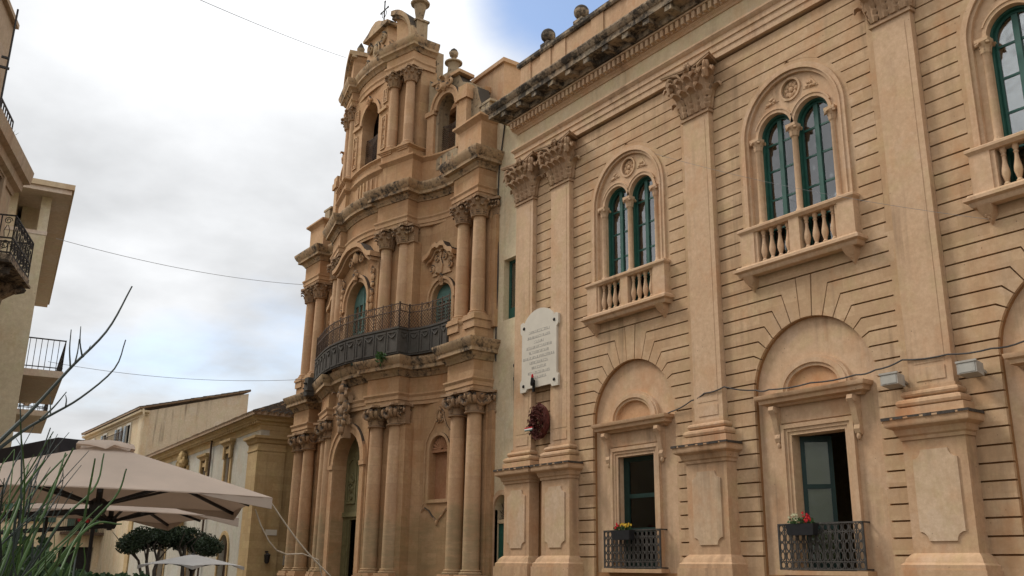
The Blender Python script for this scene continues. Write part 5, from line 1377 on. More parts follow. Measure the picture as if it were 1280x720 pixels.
for x, z0, z1 in EW[:3]:
    f = MB(); f.T = frame((-78, 6.5), (0, 1)); f.plate([rect(x - .7, x + .7, z0 - .1, z1 + .15), rect(x - .55, x + .55, z0, z1)], -.06, .02); w = f.build('window', 'yellow', endh, smooth=False)
    f = MB(); f.T = frame((-78, 6.5), (0, 1)); f.box(x - .55, x + .55, .2, .24, z0, z1); f.build('pane', 'dark', w, smooth=False)
    for s in (-1, 1):
        f = MB(); f.T = frame((-78, 6.5), (0, 1)); f.box(min(x + s*.58, x + s*1.1), max(x + s*.58, x + s*1.1), -.12, -.07, z0, z1); f.build('shutter', 'shutter_green', w, smooth=False)
f = MB(); f.T = frame((-78, 6.5), (0, 1)); f.box(8.1, 11.1, -.9, .02, 3.75, 3.95); f.box(8.1, 11.1, -.88, -.84, 4.85, 4.9)
for k in range(22): f.box(8.1 + .14*k - .012, 8.1 + .14*k + .012, -.87, -.85, 3.95, 4.86)
f.build('balcony', 'iron_rust', endh, smooth=False)
for x0, x1 in ((8.2, 10.6), (4.6, 6.6), (1.2, 3.2)):
    f = MB(); f.T = frame((-78, 6.5), (0, 1)); f.box(x0, x1, .3, .36, 0, 2.9); f.build('shopfront', 'dark', endh, smooth=False)
for (x, z) in ((9.2, 5.05), (9.75, 5.0)):
    f = MB(); f.T = frame((-78, 6.5), (0, 1)); f.lathe([(.12, z - .35), (.16, z - .1), (.17, z - .08)], x, -.7, 10); f.T = f.T
    for k in range(26):
        a = random.uniform(0, 6.28); r = random.uniform(0, .28); f.blob((x + r*math.cos(a), -.7 + r*math.sin(a)*.6, z + random.uniform(-.05, .28)), .06, .06, .06, 5, 4)
    tag(f.build('flower_pot', 'red'), 'pot of red flowers on the balcony of the far pale house, %s' % ('left one' if x < 9.5 else 'right one'), 'flower pot', 'red flower pots on the far balcony')

# ------------------------------------------------------------------ LEFT SIDE OF THE STREET
# near house with wrought-iron balcony
C1 = at(-2, 330, 28.0); dA = Vector((-0.942, 0.335, 0))
F1 = frame((C1.x, C1.y), dA)           # local x: away down the street; local y: into the house
near = thing('balcony_house', 'pinkish plaster house at the left edge with heavy cornice and wrought iron balcony', 'house', (C1.x, C1.y, 0))
zc0, zc1 = at(29, 247, 28).z, at(36, 209, 28).z
def N1(): b = MB(); b.T = F1; return b
zb = at(28, 338, 26.3).z
b = N1(); b.plate([rect(-13, 0, 0, zc0), rect(-2.4, -1.2, zb + .05, zb + 2.6), rect(-8.6, -7.4, zb + .05, zb + 2.6), rect(-4.5, -3.3, 1, 3.4), rect(-8.6, -7.4, 0, 3.0)], 0, .4)
b.box(-.4, 0, .4, 9, 0, zc0); b.box(-13, -12.6, .4, 9, 0, zc0); b.box(-12.6, -.4, 8.6, 9, 0, zc0)
b.build('wall', 'b1', near, smooth=False)
b = N1(); b.sweep([(-13, .3), (-13, 0), (0, 0), (0, 9)], [(-.3, zc0 + .001), (.04, zc0 + .001), (.07, zc0 + .12), (.2, zc0 + .2), (.22, zc0 + .42), (.36, zc0 + .5), (.4, zc1 - .05), (-.3, zc1)])
b.box(-12.6, -.4, .3, 8.6, zc0, zc0 + .1)
b.box(-5.6, -4.6, -.06, .02, .4, zc0 - .02)
b.build('cornice', 'b1', near, smooth=False)
for x in (-1.8, -8.0):
    f = N1(); f.plate([rect(x - .82, x + .82, zb + .05, zb + 2.85), rect(x - .6, x + .6, zb + .049, zb + 2.6)], -.08, .02); f.box(x - .95, x + .95, -.2, .02, zb + 2.85, zb + 3.0)
    w = f.build('window', 'b1', near, smooth=False)
    f = N1(); f.box(x - .6, x + .6, .2, .26, zb + .05, zb + 2.6); f.box(x - .5, x - .05, .17, .2, zb + .2, zb + 2.5); f.box(x + .05, x + .5, .17, .2, zb + .2, zb + 2.5); f.build('shutter', 'teal', w, smooth=False)
f = N1(); f.box(-2.9, -.6, -.95, .02, zb - .16, zb); f.box(-2.95, -.55, -1.0, .02, zb - .22, zb - .16)
for x in (-2.6, -.9):
    f.add([(x - .14, 0, zb - .22), (x + .14, 0, zb - .22), (x + .14, -.85, zb - .22), (x - .14, -.85, zb - .22), (x - .14, 0, zb - .95), (x + .14, 0, zb - .95), (x + .14, -.25, zb - .75), (x - .14, -.25, zb - .75), (x - .14, -.7, zb - .45), (x + .14, -.7, zb - .45)],
          [(0, 1, 2, 3), (3, 2, 9, 8), (8, 9, 6, 7), (7, 6, 5, 4), (0, 3, 8, 7, 4), (1, 5, 6, 9, 2), (0, 4, 5, 1)])
    f.blob((x, -.75, zb - .36), .15, .2, .14, 8, 6, .2); f.blob((x, -.3, zb - .72), .14, .16, .16, 8, 6, .2)
bc = f.build('balcony', 'pal_black', near)
def scroll_rail(b, p, q, z0, h):
    P, Q = Vector(p), Vector(q); L = (Q - P).length
    S = F1 @ frame(P, Q - P); b.T = S
    for z in (z0 + .05, z0 + .42*h, z0 + h): b.box(0, L, -.015, .015, z - .018, z + .018)
    n = max(2, round(L / .34))
    for k in range(n + 1): b.box(L*k/n - .013, L*k/n + .013, -.013, .013, z0, z0 + h)
    for k in range(n):
        c = L*(k + .5)/n; r = L/n*.42
        for zc, rr in ((z0 + .24*h, r), (z0 + .86*h, r*.75)):
            b.tube([(c + rr*(1 - .75*j/14)*math.cos(j*.75), 0, zc + rr*(1 - .75*j/14)*math.sin(j*.75)) for j in range(15)], .013, 4)
        b.tube([(c - r*.3, 0, z0 + .45*h), (c - r*.5, 0, z0 + .6*h), (c - r*.1, 0, z0 + .75*h)], .011, 4); b.tube([(c + r*.3, 0, z0 + .45*h), (c + r*.5, 0, z0 + .6*h), (c + r*.1, 0, z0 + .75*h)], .011, 4)
    b.T = None
f = MB(); zz = zb
for p, q in (((-2.85, 0), (-2.85, -.92)), ((-2.85, -.92), (-.65, -.92)), ((-.65, -.92), (-.65, 0))): scroll_rail(f, p, q, zz, 1.0)
f.build('wrought_railing', 'iron', bc)
b = N1(); zt = zc1
b.box(-13, -.9, .02, .05, zt + .85, zt + .9)
for k in range(56): b.box(-13 + .22*k - .014, -13 + .22*k + .014, .02, .05, zt, zt + .88)
b.build('roof_railing', 'iron', near, smooth=False)
PH = at(6, 95, 24)
b = MB(); b.T = frame((PH.x, PH.y), dA); b.box(-5, -.0, 0, 5, zc1 - .5, at(7, 32, 24).z); b.box(-5.1, .06, -.1, 5.1, at(7, 32, 24).z, at(7, 32, 24).z + .12); b.build('rooftop_room', 'b1', near, smooth=False)
a0, a1 = at(10, 78, 22.5), at(20, 11, 22.5)
b = MB(); b.tube([Vector((a0.x, a0.y, a0.z - 2.2)), a0 + Vector((0, 0, 0)), Vector((a0.x, a0.y, a1.z + .0))], .022, 6)
b.bar(a0 + Vector((0, -.2, -.15)), a0 + Vector((0, .05, -.15)), .05); b.bar(a0 + Vector((0, -.15, .1)), a0 + Vector((0, .0, .1)), .05)
b.build('aerial', 'pole', near)
f = N1()
for k in range(50):
    c = Vector((-1.3 + random.uniform(-.4, .2), -.05 + random.uniform(-.12, .12), zt + random.uniform(.02, .45))); d = Vector((random.uniform(-1, 1), random.uniform(-1, 1), random.uniform(0, 1.5))).normalized(); t = d.orthogonal().normalized()
    f.add([c, c + d*.05 + t*.02, c + d*.1, c + d*.05 - t*.02], [(0, 1, 2, 3)])
tag(f.build('roof_plant', 'shrub', smooth=False), 'little bush growing behind the roof railing of the left house', 'plant')

# tall modern house behind it
E0, E1 = at(90, 240, 31), at(60, 378, 46); dB = Vector((E1.x - E0.x, E1.y - E0.y, 0)).normalized()
F2 = frame((E0.x, E0.y), dB); ze = E0.z; LB = (Vector((E1.x, E1.y)) - Vector((E0.x, E0.y))).length
modern = thing('modern_house', 'tall cream modern house with wide flat eaves and a roof loggia', 'building', (E0.x, E0.y, 0))
def N2(): b = MB(); b.T = F2; return b
b = N2(); W = .52; zl = at(60, 288, 31).z
b.box(.3, LB + 3, W, 14, 0, zl)
b.box(.3, .6, W, W + .28, zl + .001, ze - .2); b.box(1.6, LB + 3, W + .2, W + .8, zl + .001, ze - .2); b.box(.35, LB + 3, W + .93, 14, zl + .001, ze - .2)
b.build('wall', 'b2', modern, smooth=False)
b = N2(); b.box(.28, .36, W - .02, 14, zl - .08, zl + .04); b.box(.25, .31, W + 2.6, W + 2.66, 0, zl - .1)
b.build('string_course', 'soffit', modern, smooth=False)
b = N2(); b.box(-.25, LB, 0, 14, ze - .2, ze - .05); b.build('eaves', 'soffit', modern, smooth=False)
b = N2(); b.box(-.32, LB + .07, -.07, 14.1, ze - .049, ze + .12); b.build('roof', 'cream', modern, smooth=False)
zf = at(68, 462, 33).z
for x0, x1 in ((2.2, 8.2), (11.5, 17.5)):
    f = N2(); yb = -.62; f.box(x0, x1, yb, W + .02, zf - .22, zf)
    bb = f.build('balcony', 'soffit', modern, smooth=False)
    f = N2()
    for y in (yb + .04,): f.box(x0, x1, y, y + .03, zf + .98, zf + 1.02); f.box(x0, x1, y, y + .03, zf + .08, zf + .11)
    n = int((x1 - x0) / .16)
    for k in range(n + 1): f.box(x0 + (x1 - x0)*k/n - .01, x0 + (x1 - x0)*k/n + .01, yb + .045, yb + .065, zf, zf + 1.0)
    for xx in (x0 + .02, x1 - .05):
        f.box(xx, xx + .03, yb + .04, W, zf + .98, zf + 1.02); f.box(xx, xx + .03, yb + .04, W, zf + .08, zf + .11)
        for k in range(8): f.box(xx + .005, xx + .025, yb + .06 + .17*k, yb + .08 + .17*k, zf, zf + 1.0)
    f.build('railing', 'pole', bb, smooth=False)
f = N2()
for z in (zl - 2.6, zl - 3.6): f.box(12.0, 12.3, W - .3, W, z, z + .25); f.blob((12.1, W - .3, z + .1), .2, .2, .2, 8, 6)
f.build('wall_bracket', 'soffit', modern)

# ------------------------------------------------------------------ PARASOLS, AWNING
def parasol(name, label, center, yaw, hx_, hy_, ze_, zp, canvas, vent=True, sag=.03, group=None, arm_at=(0, 0)):
    T = Matrix.Translation((center[0], center[1], 0)) @ Matrix.Rotation(yaw, 4, 'Z')
    root = thing(name, label, 'parasol', (center[0], center[1], 0), group)
    b = MB(); b.T = T; n = 14
    cor = [(-hx_, -hy_), (hx_, -hy_), (hx_, hy_), (-hx_, hy_)]
    vs = []; fs = []
    def ptz(x, y):           # four taut panels between the ribs, edges bowed up a little
        u = max(abs(x) / hx_, abs(y) / hy_); v = min(abs(x) / hx_, abs(y) / hy_)
        d = 0 if u < 1e-6 else (v / u)
        return zp + (ze_ - zp) * (u ** 1.04) + sag * (1 - d * d) * u * u - .0 * u
    R = 10; S = 12
    for sh in (0, -.012):
        base = len(vs)
        for i in range(R + 1):
            for e in range(4):
                for j in range(S):
                    t = j / S; a, c = cor[e], cor[(e + 1) % 4]; u = .06 + .94 * i / R
                    x, y = (a[0] + (c[0] - a[0])*t)*u, (a[1] + (c[1] - a[1])*t)*u
                    vs.append((x, y, ptz(x, y) + sh))
        m = 4 * S
        for i in range(R):
            for j in range(m):
                q = (base + i*m + j, base + i*m + (j+1) % m, base + (i+1)*m + (j+1) % m, base + (i+1)*m + j)
                fs.append(q if sh == 0 else q[::-1])
        fs.append(tuple(base + j for j in range(m)))
    off = (R + 1) * 4 * S; m = 4 * S
    for j in range(m): fs.append((R*m + j, R*m + (j+1) % m, off + R*m + (j+1) % m, off + R*m + j))
    b.add(vs, fs); cn = b.build('canopy', canvas, root, ang=25)
    for e in range(4):       # short hanging hem at each corner
        b = MB(); b.T = T; a = Vector(cor[e])
        for o in (cor[(e+1) % 4], cor[(e-1) % 4]):
            dv = (Vector(o) - a); L = dv.length; k = 8; vv = []
            for i in range(k + 1):
                p = a + dv * (i / k) * .22; z = ptz(p.x*.999, p.y*.999); hh = .10 * (1 - i / k) ** .8 + .012
                vv += [(p.x, p.y, z), (p.x, p.y, z - hh), (p.x*.99, p.y*.99, z - hh), (p.x*.99, p.y*.99, z)]
            b.add(vv, [(4*i+j, 4*i+(j+1) % 4, 4*i+4+(j+1) % 4, 4*i+4+j) for i in range(k) for j in range(4)] + [(0, 1, 2, 3), (4*k+3, 4*k+2, 4*k+1, 4*k)])
        b.build('hem', canvas, cn)
    if vent:
        b = MB(); b.T = T; vs = []; fs = []; k = 24
        for i, (rr, z) in enumerate(((.03, zp + .05), (.16, zp + .03), (.31, zp - .02), (.33, zp - .05), (.28, zp - .05))):
            for j in range(k):
                a = 2*PI*j/k; q = rr / max(abs(math.cos(a)), abs(math.sin(a))) * .9; w_ = .022*math.sin(j*1.7) + .012*math.sin(j*3.1)
                vs.append((q*math.cos(a), q*math.sin(a)*hy_/hx_, z + w_ * (1 if i in (2, 3) else 0)))
        for i in range(4):
            for j in range(k): fs.append((i*k + j, i*k + (j+1) % k, (i+1)*k + (j+1) % k, (i+1)*k + j))
        fs.append(tuple(range(k))); b.add(vs, fs); b.build('vent_cap', canvas, cn, ang=50)
    ax, ay = arm_at
    b = MB(); b.T = T; b.tube([(ax, ay, .1), (ax, ay, zp - .1)], .045, 10); b.tube([(0, 0, ze_ - .18), (0, 0, zp - .02)], .035, 10); b.blob((0, 0, zp - .02), .06, .06, .06)
    if (ax, ay) != (0, 0): b.tube([(ax, ay, ze_ - .28), (ax*.5, ay*.5, ze_ - .2), (0, 0, ze_ - .12)], .032, 8)
    b.build('mast', 'pole', root)
    b = MB(); b.T = T; b.box(ax - .4, ax + .4, ay - .4, ay + .4, 0, .08); b.box(ax - .1, ax + .1, ay - .1, ay + .1, .08, .3); b.build('foot', 'pole', root, smooth=False)
    b = MB(); b.T = T; zr = ze_ - .02; b.lathe([(.07, zr - .14), (.09, zr - .1), (.09, zr), (.05, zr + .03)], 0, 0, 10); b.build('hub', 'pole', root)
    for x, y in [c for c in cor] + [(hx_, 0), (-hx_, 0), (0, hy_), (0, -hy_)]:
        z1 = ptz(x, y) - .03
        b = MB(); b.T = T; b.bar((0, 0, zp - .05), (x*.985, y*.985, z1), .032)
        b.bar((0, 0, zr - .05), (x*.56, y*.56, zp - .05 + (z1 - zp + .05)*.56), .028); b.build('rib', 'pole', root)
    return root
f0 = Vector((-0.977, 0.213, 0)); 
u1 = f0 * 11.4; yaw1 = math.atan2(f0.x, -f0.y)        # local +y points away from the camera
parasol('parasol', 'big square cream parasol in front on a dark mast, its near corner roped down', (u1.x, u1.y), math.atan2(f0.y, f0.x) - PI/2, 1.62, 1.42, 2.33, 2.92, 'canvas', arm_at=(-1.85, .4))
u2 = at(138, 650, 14.6)
parasol('parasol', 'lower cream parasol tucked behind the big one', (u2.x, u2.y), math.atan2(u2.y, u2.x) - PI/2 + .3, 1.3, 1.3, 2.29, 2.72, 'canvas', True, arm_at=(-1.6, .6))
u3 = at(240, 705, 33)
parasol('parasol', 'small white parasol far off beyond the clipped tree', (u3.x, u3.y), .5, 1.15, 1.15, 1.66, 2.02, 'canvas_white', False, .06)
# rope ties
r0_, r1_ = at(338, 627, 10.15), at(415, 722, 10.9)
b = MB(); b.tube([r0_.lerp(r1_, i/10) - Vector((0, 0, .05*math.sin(PI*i/10))) for i in range(11)] + [Vector((r1_.x - .2, r1_.y + .16, 0))], .008, 5)
tag(b.build('tie_rope', 'rope'), 'taut pale rope running down from the big parasol corner', 'rope')
p_ = [at(*q) for q in ((319, 636, 10.6), (326, 656, 10.6), (336, 676, 10.7), (346, 688, 10.8), (358, 693, 11), (378, 692, 11.4), (398, 700, 12), (404, 730, 12.2))]
b = MB(); b.tube(p_, .008, 5); tag(b.build('tie_rope', 'rope'), 'slack pale rope hanging in a loop beside the taut one', 'rope')
# black awning frame behind the parasol
A0, A1 = at(131, 553, 16), at(-12, 585, 20.5)
A0.z = A1.z = (A0.z + A1.z) / 2
d = (A1 - A0).normalized(); nn = Vector((-d.y, d.x, 0)); nn = nn if nn.y < 0 else -nn
aw = thing('awning', 'flat black awning on thin posts behind the big cream parasol', 'awning', (A0.x, A0.y, 0))
b = MB(); Q = [A0, A1, A1 + nn*.7, A0 + nn*.7]
b.slab([(p.x, p.y) for p in Q] if True else [], A0.z - .05, A0.z + .02)
b.sweep([(p.x, p.y) for p in Q], [(-.02, A0.z - .2), (.015, A0.z - .2), (.015, A0.z + .05), (-.02, A0.z + .05)], closed=True)
b.build('canopy', 'awning', aw, smooth=False)
for p in Q:
    b = MB(); b.tube([(p.x, p.y, 0), (p.x, p.y, A0.z - .06)], .03, 8); b.build('post', 'pole', aw)

# ------------------------------------------------------------------ TREE, SHRUBS, RUSHES
def leaves(b, c, rx, ry, rz, n, size, shell=.55):
    for _ in range(n):
        while True:
            p = Vector((random.uniform(-1, 1), random.uniform(-1, 1), random.uniform(-1, 1)))
            if shell < p.length < 1: break
        q = Vector((c[0] + p.x*rx, c[1] + p.y*ry, c[2] + p.z*rz))
        d = (p + Vector((random.uniform(-1, 1), random.uniform(-1, 1), random.uniform(-.6, 1)))).normalized(); t = d.orthogonal().normalized(); t.rotate(Matrix.Rotation(random.uniform(0, 6.28), 3, d))
        s = size * random.uniform(.6, 1.3)
        b.add([q - t*s*.5, q + d*s*.45, q + t*s*.5, q - d*s*.45], [(0, 1, 2, 3)])
tb = at(212, 690, 36.0)
tree = thing('clipped_tree', 'dark flat-topped clipped tree on forked trunks before the ochre house', 'tree', (tb.x, tb.y, 0))
vx = Vector((-tb.y, tb.x, 0)).normalized()     # across the view
b = MB(); B0_ = Vector((tb.x, tb.y, 0))
for s, top, r in ((0, -1.15, .07), (0, -.5, .08), (1, .35, .08), (1, .75, .07), (1, 1.25, .06)):
    st = B0_ + vx * (-.55 if s == 0 else .45)
    e = B0_ + vx*top + Vector((0, 0, 2.35)); pts = [st.lerp(e, t) + Vector((random.uniform(-.06, .06), random.uniform(-.06, .06), .15*math.sin(t*PI))) for t in [i/7 for i in range(8)]]
    pts[0] = st; b.tube(pts, [r*1.3 - r*.8*i/7 for i in range(8)], 7)
    for k in range(3): b.tube([pts[5], pts[6] + Vector((random.uniform(-.4, .4), random.uniform(-.4, .4), .25)), pts[7] + Vector((random.uniform(-.7, .7), random.uniform(-.7, .7), .4))], [r*.45, r*.35, r*.15], 5)
b.build('trunk', 'bark', tree)
b = MB()
for k in range(26):
    a = random.uniform(-1.42, 1.42); y_ = random.uniform(-.9, .9)
    c = B0_ + vx*a + vx.cross(Vector((0, 0, 1)))*y_ + Vector((0, 0, 2.42 + .30*math.cos(a*1.05) + random.uniform(-.17, .12)))
    leaves(b, c - Vector((0, 0, .08)), .44, .44, .32, 620, .075, .2)
b.build('crown', 'crown', tree, smooth=False)
for (px, py, dd, w, h, lab) in ((150, 728, 9.5, .5, .25, 'low dark leafy shrub under the parasols'), (100, 726, 8.0, .45, .25, 'round dark shrub just right of the rushes'), (30, 715, 7.0, .4, .4, 'taller dark shrub behind the rushes')):
    c = at(px, py, dd); b = MB()
    for k in range(9): leaves(b, (c.x + random.uniform(-w, w)*.6, c.y + random.uniform(-w, w)*.6, c.z + random.uniform(-h, h)*.5 - .15), w*.5, w*.5, h*.5, 260, .06, .3)
    r = thing('shrub', lab, 'shrub', (c.x, c.y, 0)); b.build('foliage', 'shrub', r, smooth=False)
    b = MB()
    for k in range(5): b.tube([(c.x + random.uniform(-.08, .08), c.y + random.uniform(-.08, .08), 0), (c.x + random.uniform(-.15, .15), c.y + random.uniform(-.15, .15), c.z*.6), (c.x + random.uniform(-.3, .3), c.y + random.uniform(-.3, .3), c.z)], [.02, .015, .008], 5)
    b.build('stem', 'bark', r)
# rush-like broom bush in the foreground
bc_ = at(20, 720, 2.7)
rush = thing('broom_bush', 'green rush-like broom bush with long bare arching stems at the lower left', 'bush', (bc_.x, bc_.y, 0))
b = MB(); bd_ = MB()
def stem(bb, pts, d0, d1, r0, r1, n=14, base=None):
    P = []
    m = len(pts) - 1
    def cr(p0, p1, p2, p3, t):
        return 0.5*((2*p1) + (-p0 + p2)*t + (2*p0 - 5*p1 + 4*p2 - p3)*t*t + (-p0 + 3*p1 - 3*p2 + p3)*t**3)
    Q = [Vector((p[0], p[1], 0)) for p in pts]; Q = [Q[0]*2 - Q[1]] + Q + [Q[-1]*2 - Q[-2]]
    for i in range(n + 1):
        u = i / n * m; k = min(int(u), m - 1); t = u - k
        v = cr(Q[k], Q[k+1], Q[k+2], Q[k+3], t); P.append(at(v.x, v.y, d0 + (d1 - d0)*i/n))
    if base is not None: P = [base, base.lerp(P[0], .5) + Vector((0, 0, .05))] + P
    k = len(P); bb.tube(P, [r0 + (r1 - r0)*i/(k - 1) for i in range(k)], 6)
root0 = Vector((bc_.x + .1, bc_.y - .12, 0))
def rb(): return root0 + Vector((random.uniform(-.25, .25), random.uniform(-.25, .25), 0))
stem(bd_, [(-40, 590), (0, 551), (40, 512), (88, 460), (134, 413), (165, 358)], 2.5, 2.9, .0065, .0022, 24, rb())
stem(bd_, [(-30, 585), (0, 560), (34, 535), (63, 519), (101, 497), (143, 461), (157, 425)], 2.5, 2.9, .0050, .0018, 24, rb())
stem(bd_, [(88, 460), (87, 436), (89, 412)], 2.72, 2.75, .0024, .0012, 6)
stem(bd_, [(93, 456), (97, 440), (99, 424)], 2.72, 2.75, .0022, .0012, 6)
stem(bd_, [(103, 447), (100, 428), (101, 408)], 2.74, 2.76, .0026, .0010, 6)
stem(bd_, [(104, 446), (110, 438), (113, 432)], 2.74, 2.76, .0018, .0008, 6)
stem(bd_, [(50, 525), (68, 508), (83, 490)], 2.62, 2.7, .0030, .0012, 8); stem(bd_, [(63, 519), (63, 508), (63, 496)], 2.63, 2.7, .0020, .0010, 5); stem(bd_, [(82, 508), (83, 500), (82, 494)], 2.67, 2.7, .0020, .0010, 5)
stem(bd_, [(20, 640), (45, 585), (63, 535)], 2.5, 2.65, .0032, .0014, 10, rb()); stem(bd_, [(26, 640), (27, 570), (25, 502)], 2.5, 2.55, .0030, .0014, 8, rb())
for k in range(7):
    x0 = random.uniform(-20, 70); y0 = random.uniform(600, 680); L = random.uniform(60, 120); a = math.radians(random.gauss(60, 14)); q = [(x0, y0), (x0 + L*.5*math.cos(a) - 4, y0 - L*.5*math.sin(a)), (x0 + L*math.cos(a), y0 - L*math.sin(a)*1.05)]
    stem(bd_, q, 2.6, 2.75, .0022, .0008, 10, rb())
    m = q[1]; stem(bd_, [m, (m[0] + random.uniform(2, 10), m[1] - 14), (m[0] + random.uniform(0, 12), m[1] - 30)], 2.67, 2.7, .0014, .0007, 5)
for p in ([(20, 760), (70, 660), (118, 610), (130, 567)], [(30, 760), (100, 670), (145, 620), (158, 586)], [(10, 740), (50, 640), (92, 560)], [(0, 720), (40, 620), (84, 568)], [(15, 730), (60, 630), (82, 566)], [(60, 760), (95, 690), (112, 610), (119, 573)], [(40, 740), (110, 660), (152, 655)], [(-10, 700), (20, 640), (36, 580)], [(0, 700), (25, 620), (56, 575)]):
    stem(b, p, 2.5 + random.uniform(-.2, .2), 2.7 + random.uniform(-.2, .2), .0046, .0018, 14, rb())
for k in range(56):
    x0 = random.uniform(-90, 95) ; L = random.uniform(70, 185) * (1.0 if x0 < 40 else .6); a = math.radians(random.gauss(64, 15)); d0 = random.uniform(2.0, 3.3)
    if x0 > 45: L *= .8
    y0 = random.uniform(690, 760)
    x1, y1 = x0 + L*math.cos(a), y0 - L*math.sin(a); bend = random.uniform(-14, 10)
    stem(b if random.random() < .75 else bd_, [(x0, y0), ((x0 + x1)/2 + bend, (y0 + y1)/2 - bend*.3), (x1 + random.uniform(-6, 10), y1)], d0, d0 + random.uniform(-.2, .25), random.uniform(.0018, .0036), .0010, 8, root0 + Vector((random.uniform(-.5, .5), random.uniform(-.4, .4), 0)))
b.build('green_stems', 'rush', rush); bd_.build('bare_stems', 'rush_dark', rush)
# agaves in pots before the church door
for px, dd, lab in ((462, 29.5, 'potted agave before the church door, the left one'), (494, 29.0, 'potted agave before the church columns, the right one')):
    c = at(px, 716, dd); t = thing('potted_agave', lab, 'potted plant', (c.x, c.y, 0.0), 'potted agaves before the church door')
    p = MB(); p.lathe([(.28, 0), (.34, .1), (.42, .8), (.5, .86), (.5, .95), (.43, .95), (.4, .85), (.02, .84)], c.x, c.y, 18); p.build('pot', 'terracotta', t)
    p = MB()
    for k in range(26):
        a = 2*PI*k*.382; el = .25 + .75*(k/26); L = .95*(1 - .2*(k/26)); d = Vector((math.cos(a), math.sin(a), 0)); s_ = Vector((-d.y, d.x, 0)); vs = []; n = 6
        for i in range(n + 1):
            u = i/n; q = Vector((c.x, c.y, .85)) + d*(L*u*math.cos(el)*.8) + Vector((0, 0, L*u*math.sin(el) + .12*math.sin(u*PI) - .30*u*u*(1 - k/26))); w = .075*(1 - u)**.6*(.6 + u*.8) + .004
            vs += [q - s_*w, q - Vector((0, 0, .02)), q + s_*w, q + Vector((0, 0, .006))]
        p.add(vs, [(4*i + j, 4*i + (j+1) % 4, 4*i + 4 + (j+1) % 4, 4*i + 4 + j) for i in range(n) for j in range(4)])
    p.build('leaves', 'agave', t)

# ------------------------------------------------------------------ THINGS FIXED TO THE PALAZZO
pq = (-21.15, 15.93)
plq = thing('memorial_plaque', 'white marble memorial plaque with shaped top and engraved lines across two pilasters', 'plaque', (pq[0], pq[1], 6.6))
b = MB(); b.T = Matrix.Translation((pq[0], 0, 0))
o_ = [(-.88, 6.60), (-.62, 6.60), (-.55, 6.68), (.55, 6.68), (.62, 6.60), (.88, 6.60), (.90, 6.90), (.82, 6.98), (.82, 8.30), (.90, 8.38), (.90, 8.66), (.78, 8.70)] + arc(0, 8.36, .80, 26, 154, 14, .62) + [(-.78, 8.70), (-.90, 8.66), (-.90, 8.38), (-.82, 8.30), (-.82, 6.98), (-.90, 6.90)]
b.plate([o_], 15.92, 15.99); b.build('slab', 'marble', plq, smooth=False)
b = MB()
for s in (-1, 1):
    for z in (6.78, 8.50): b.blob((pq[0] + s*.72, 15.915, z), .05, .03, .05, 10, 6)
b.build('stud', 'bronze', plq)
b = MB(); rows = [(8.28, .95), (8.12, 1.1), (7.97, .45), (7.82, 1.2), (7.67, .9), (7.52, 1.5), (7.37, .85), (7.22, .65), (7.07, 1.0), (6.93, .75)]
for z, w in rows:        # worn lettering, too weathered to read
    b = MB(); x = pq[0] - w/2
    while x < pq[0] + w/2:
        if True:
            lw = random.uniform(.025, .045); h = .075; t = random.randint(0, 4)
            b.box(x - .001, x + .0585, 15.9175, 15.921, z, z + .006)
            if t in (0, 1, 3): b.box(x, x + .010, 15.9165, 15.921, z, z + h)
            if t in (0, 2): b.box(x, x + lw, 15.9163, 15.921, z + h - .011, z + h)
            if t in (1, 2, 4): b.box(x, x + lw, 15.9161, 15.921, z, z + .011)
            if t in (3, 4): b.box(x + lw - .01, x + lw, 15.9167, 15.921, z, z + h)
        x += .058
    if b.v: b.build('lettering', 'letter', plq, smooth=False)
b = MB(); b.box(pq[0] - .22, pq[0] - .16, 15.86, 15.92, 6.55, 6.9); b.lathe([(.05, 6.72), (.06, 6.78), (.04, 6.95)], pq[0] - .19, 15.84, 8); b.bar((pq[0] - .18, 15.86, 6.72), (pq[0] - .06, 15.80, 6.82), .025); b.build('lamp_bracket', 'bronze', plq)
b = MB(); b.lathe([(.03, 6.95), (.036, 6.98), (.028, 7.03), (.01, 7.06)], pq[0] - .19, 15.84, 8); b.build('lamp_glass', 'red', plq)
wr = thing('laurel_wreath', 'dark red laurel wreath with tricolour ribbon hanging under the marble plaque', 'wreath', (-21.1, 15.95, 5.1))
b = MB(); wc = Vector((-21.13, 15.93, 5.68))
for k in range(900):
    a = random.uniform(0, 2*PI); r = random.uniform(.12, .47); c = wc + Vector((r*.92*math.cos(a), random.uniform(-.10, .06), r*1.08*math.sin(a)))
    tg = Vector((-math.sin(a), random.uniform(-.6, .1), math.cos(a))); tg = (tg + Vector((random.uniform(-.6, .6), random.uniform(-.5, .2), random.uniform(-.6, .6)))).normalized(); s_ = tg.orthogonal().normalized(); s_.rotate(Matrix.Rotation(random.uniform(0, 3), 3, tg))
    n_ = tg.cross(s_)*.006
    b.add([c - n_, c + tg*.05 + s_*.024, c + tg*.10, c + tg*.05 - s_*.024, c + tg*.05 + n_], [(0, 1, 4), (1, 2, 4), (2, 3, 4), (3, 0, 4)])
b.tube([wc + Vector((.34*math.cos(t), .02, .40*math.sin(t))) for t in [j*PI/10 for j in range(20)]], .09, 8, True)
b.build('leaf_ring', 'wreath', wr)
for k, m in enumerate(('red', 'white', 'shutter_green')):
    b = MB(); b.box(wc.x - .46, wc.x - .10, 15.77, 15.775, 5.50 - .035*k, 5.535 - .035*k); o = b.build('ribbon', m, wr, smooth=False)
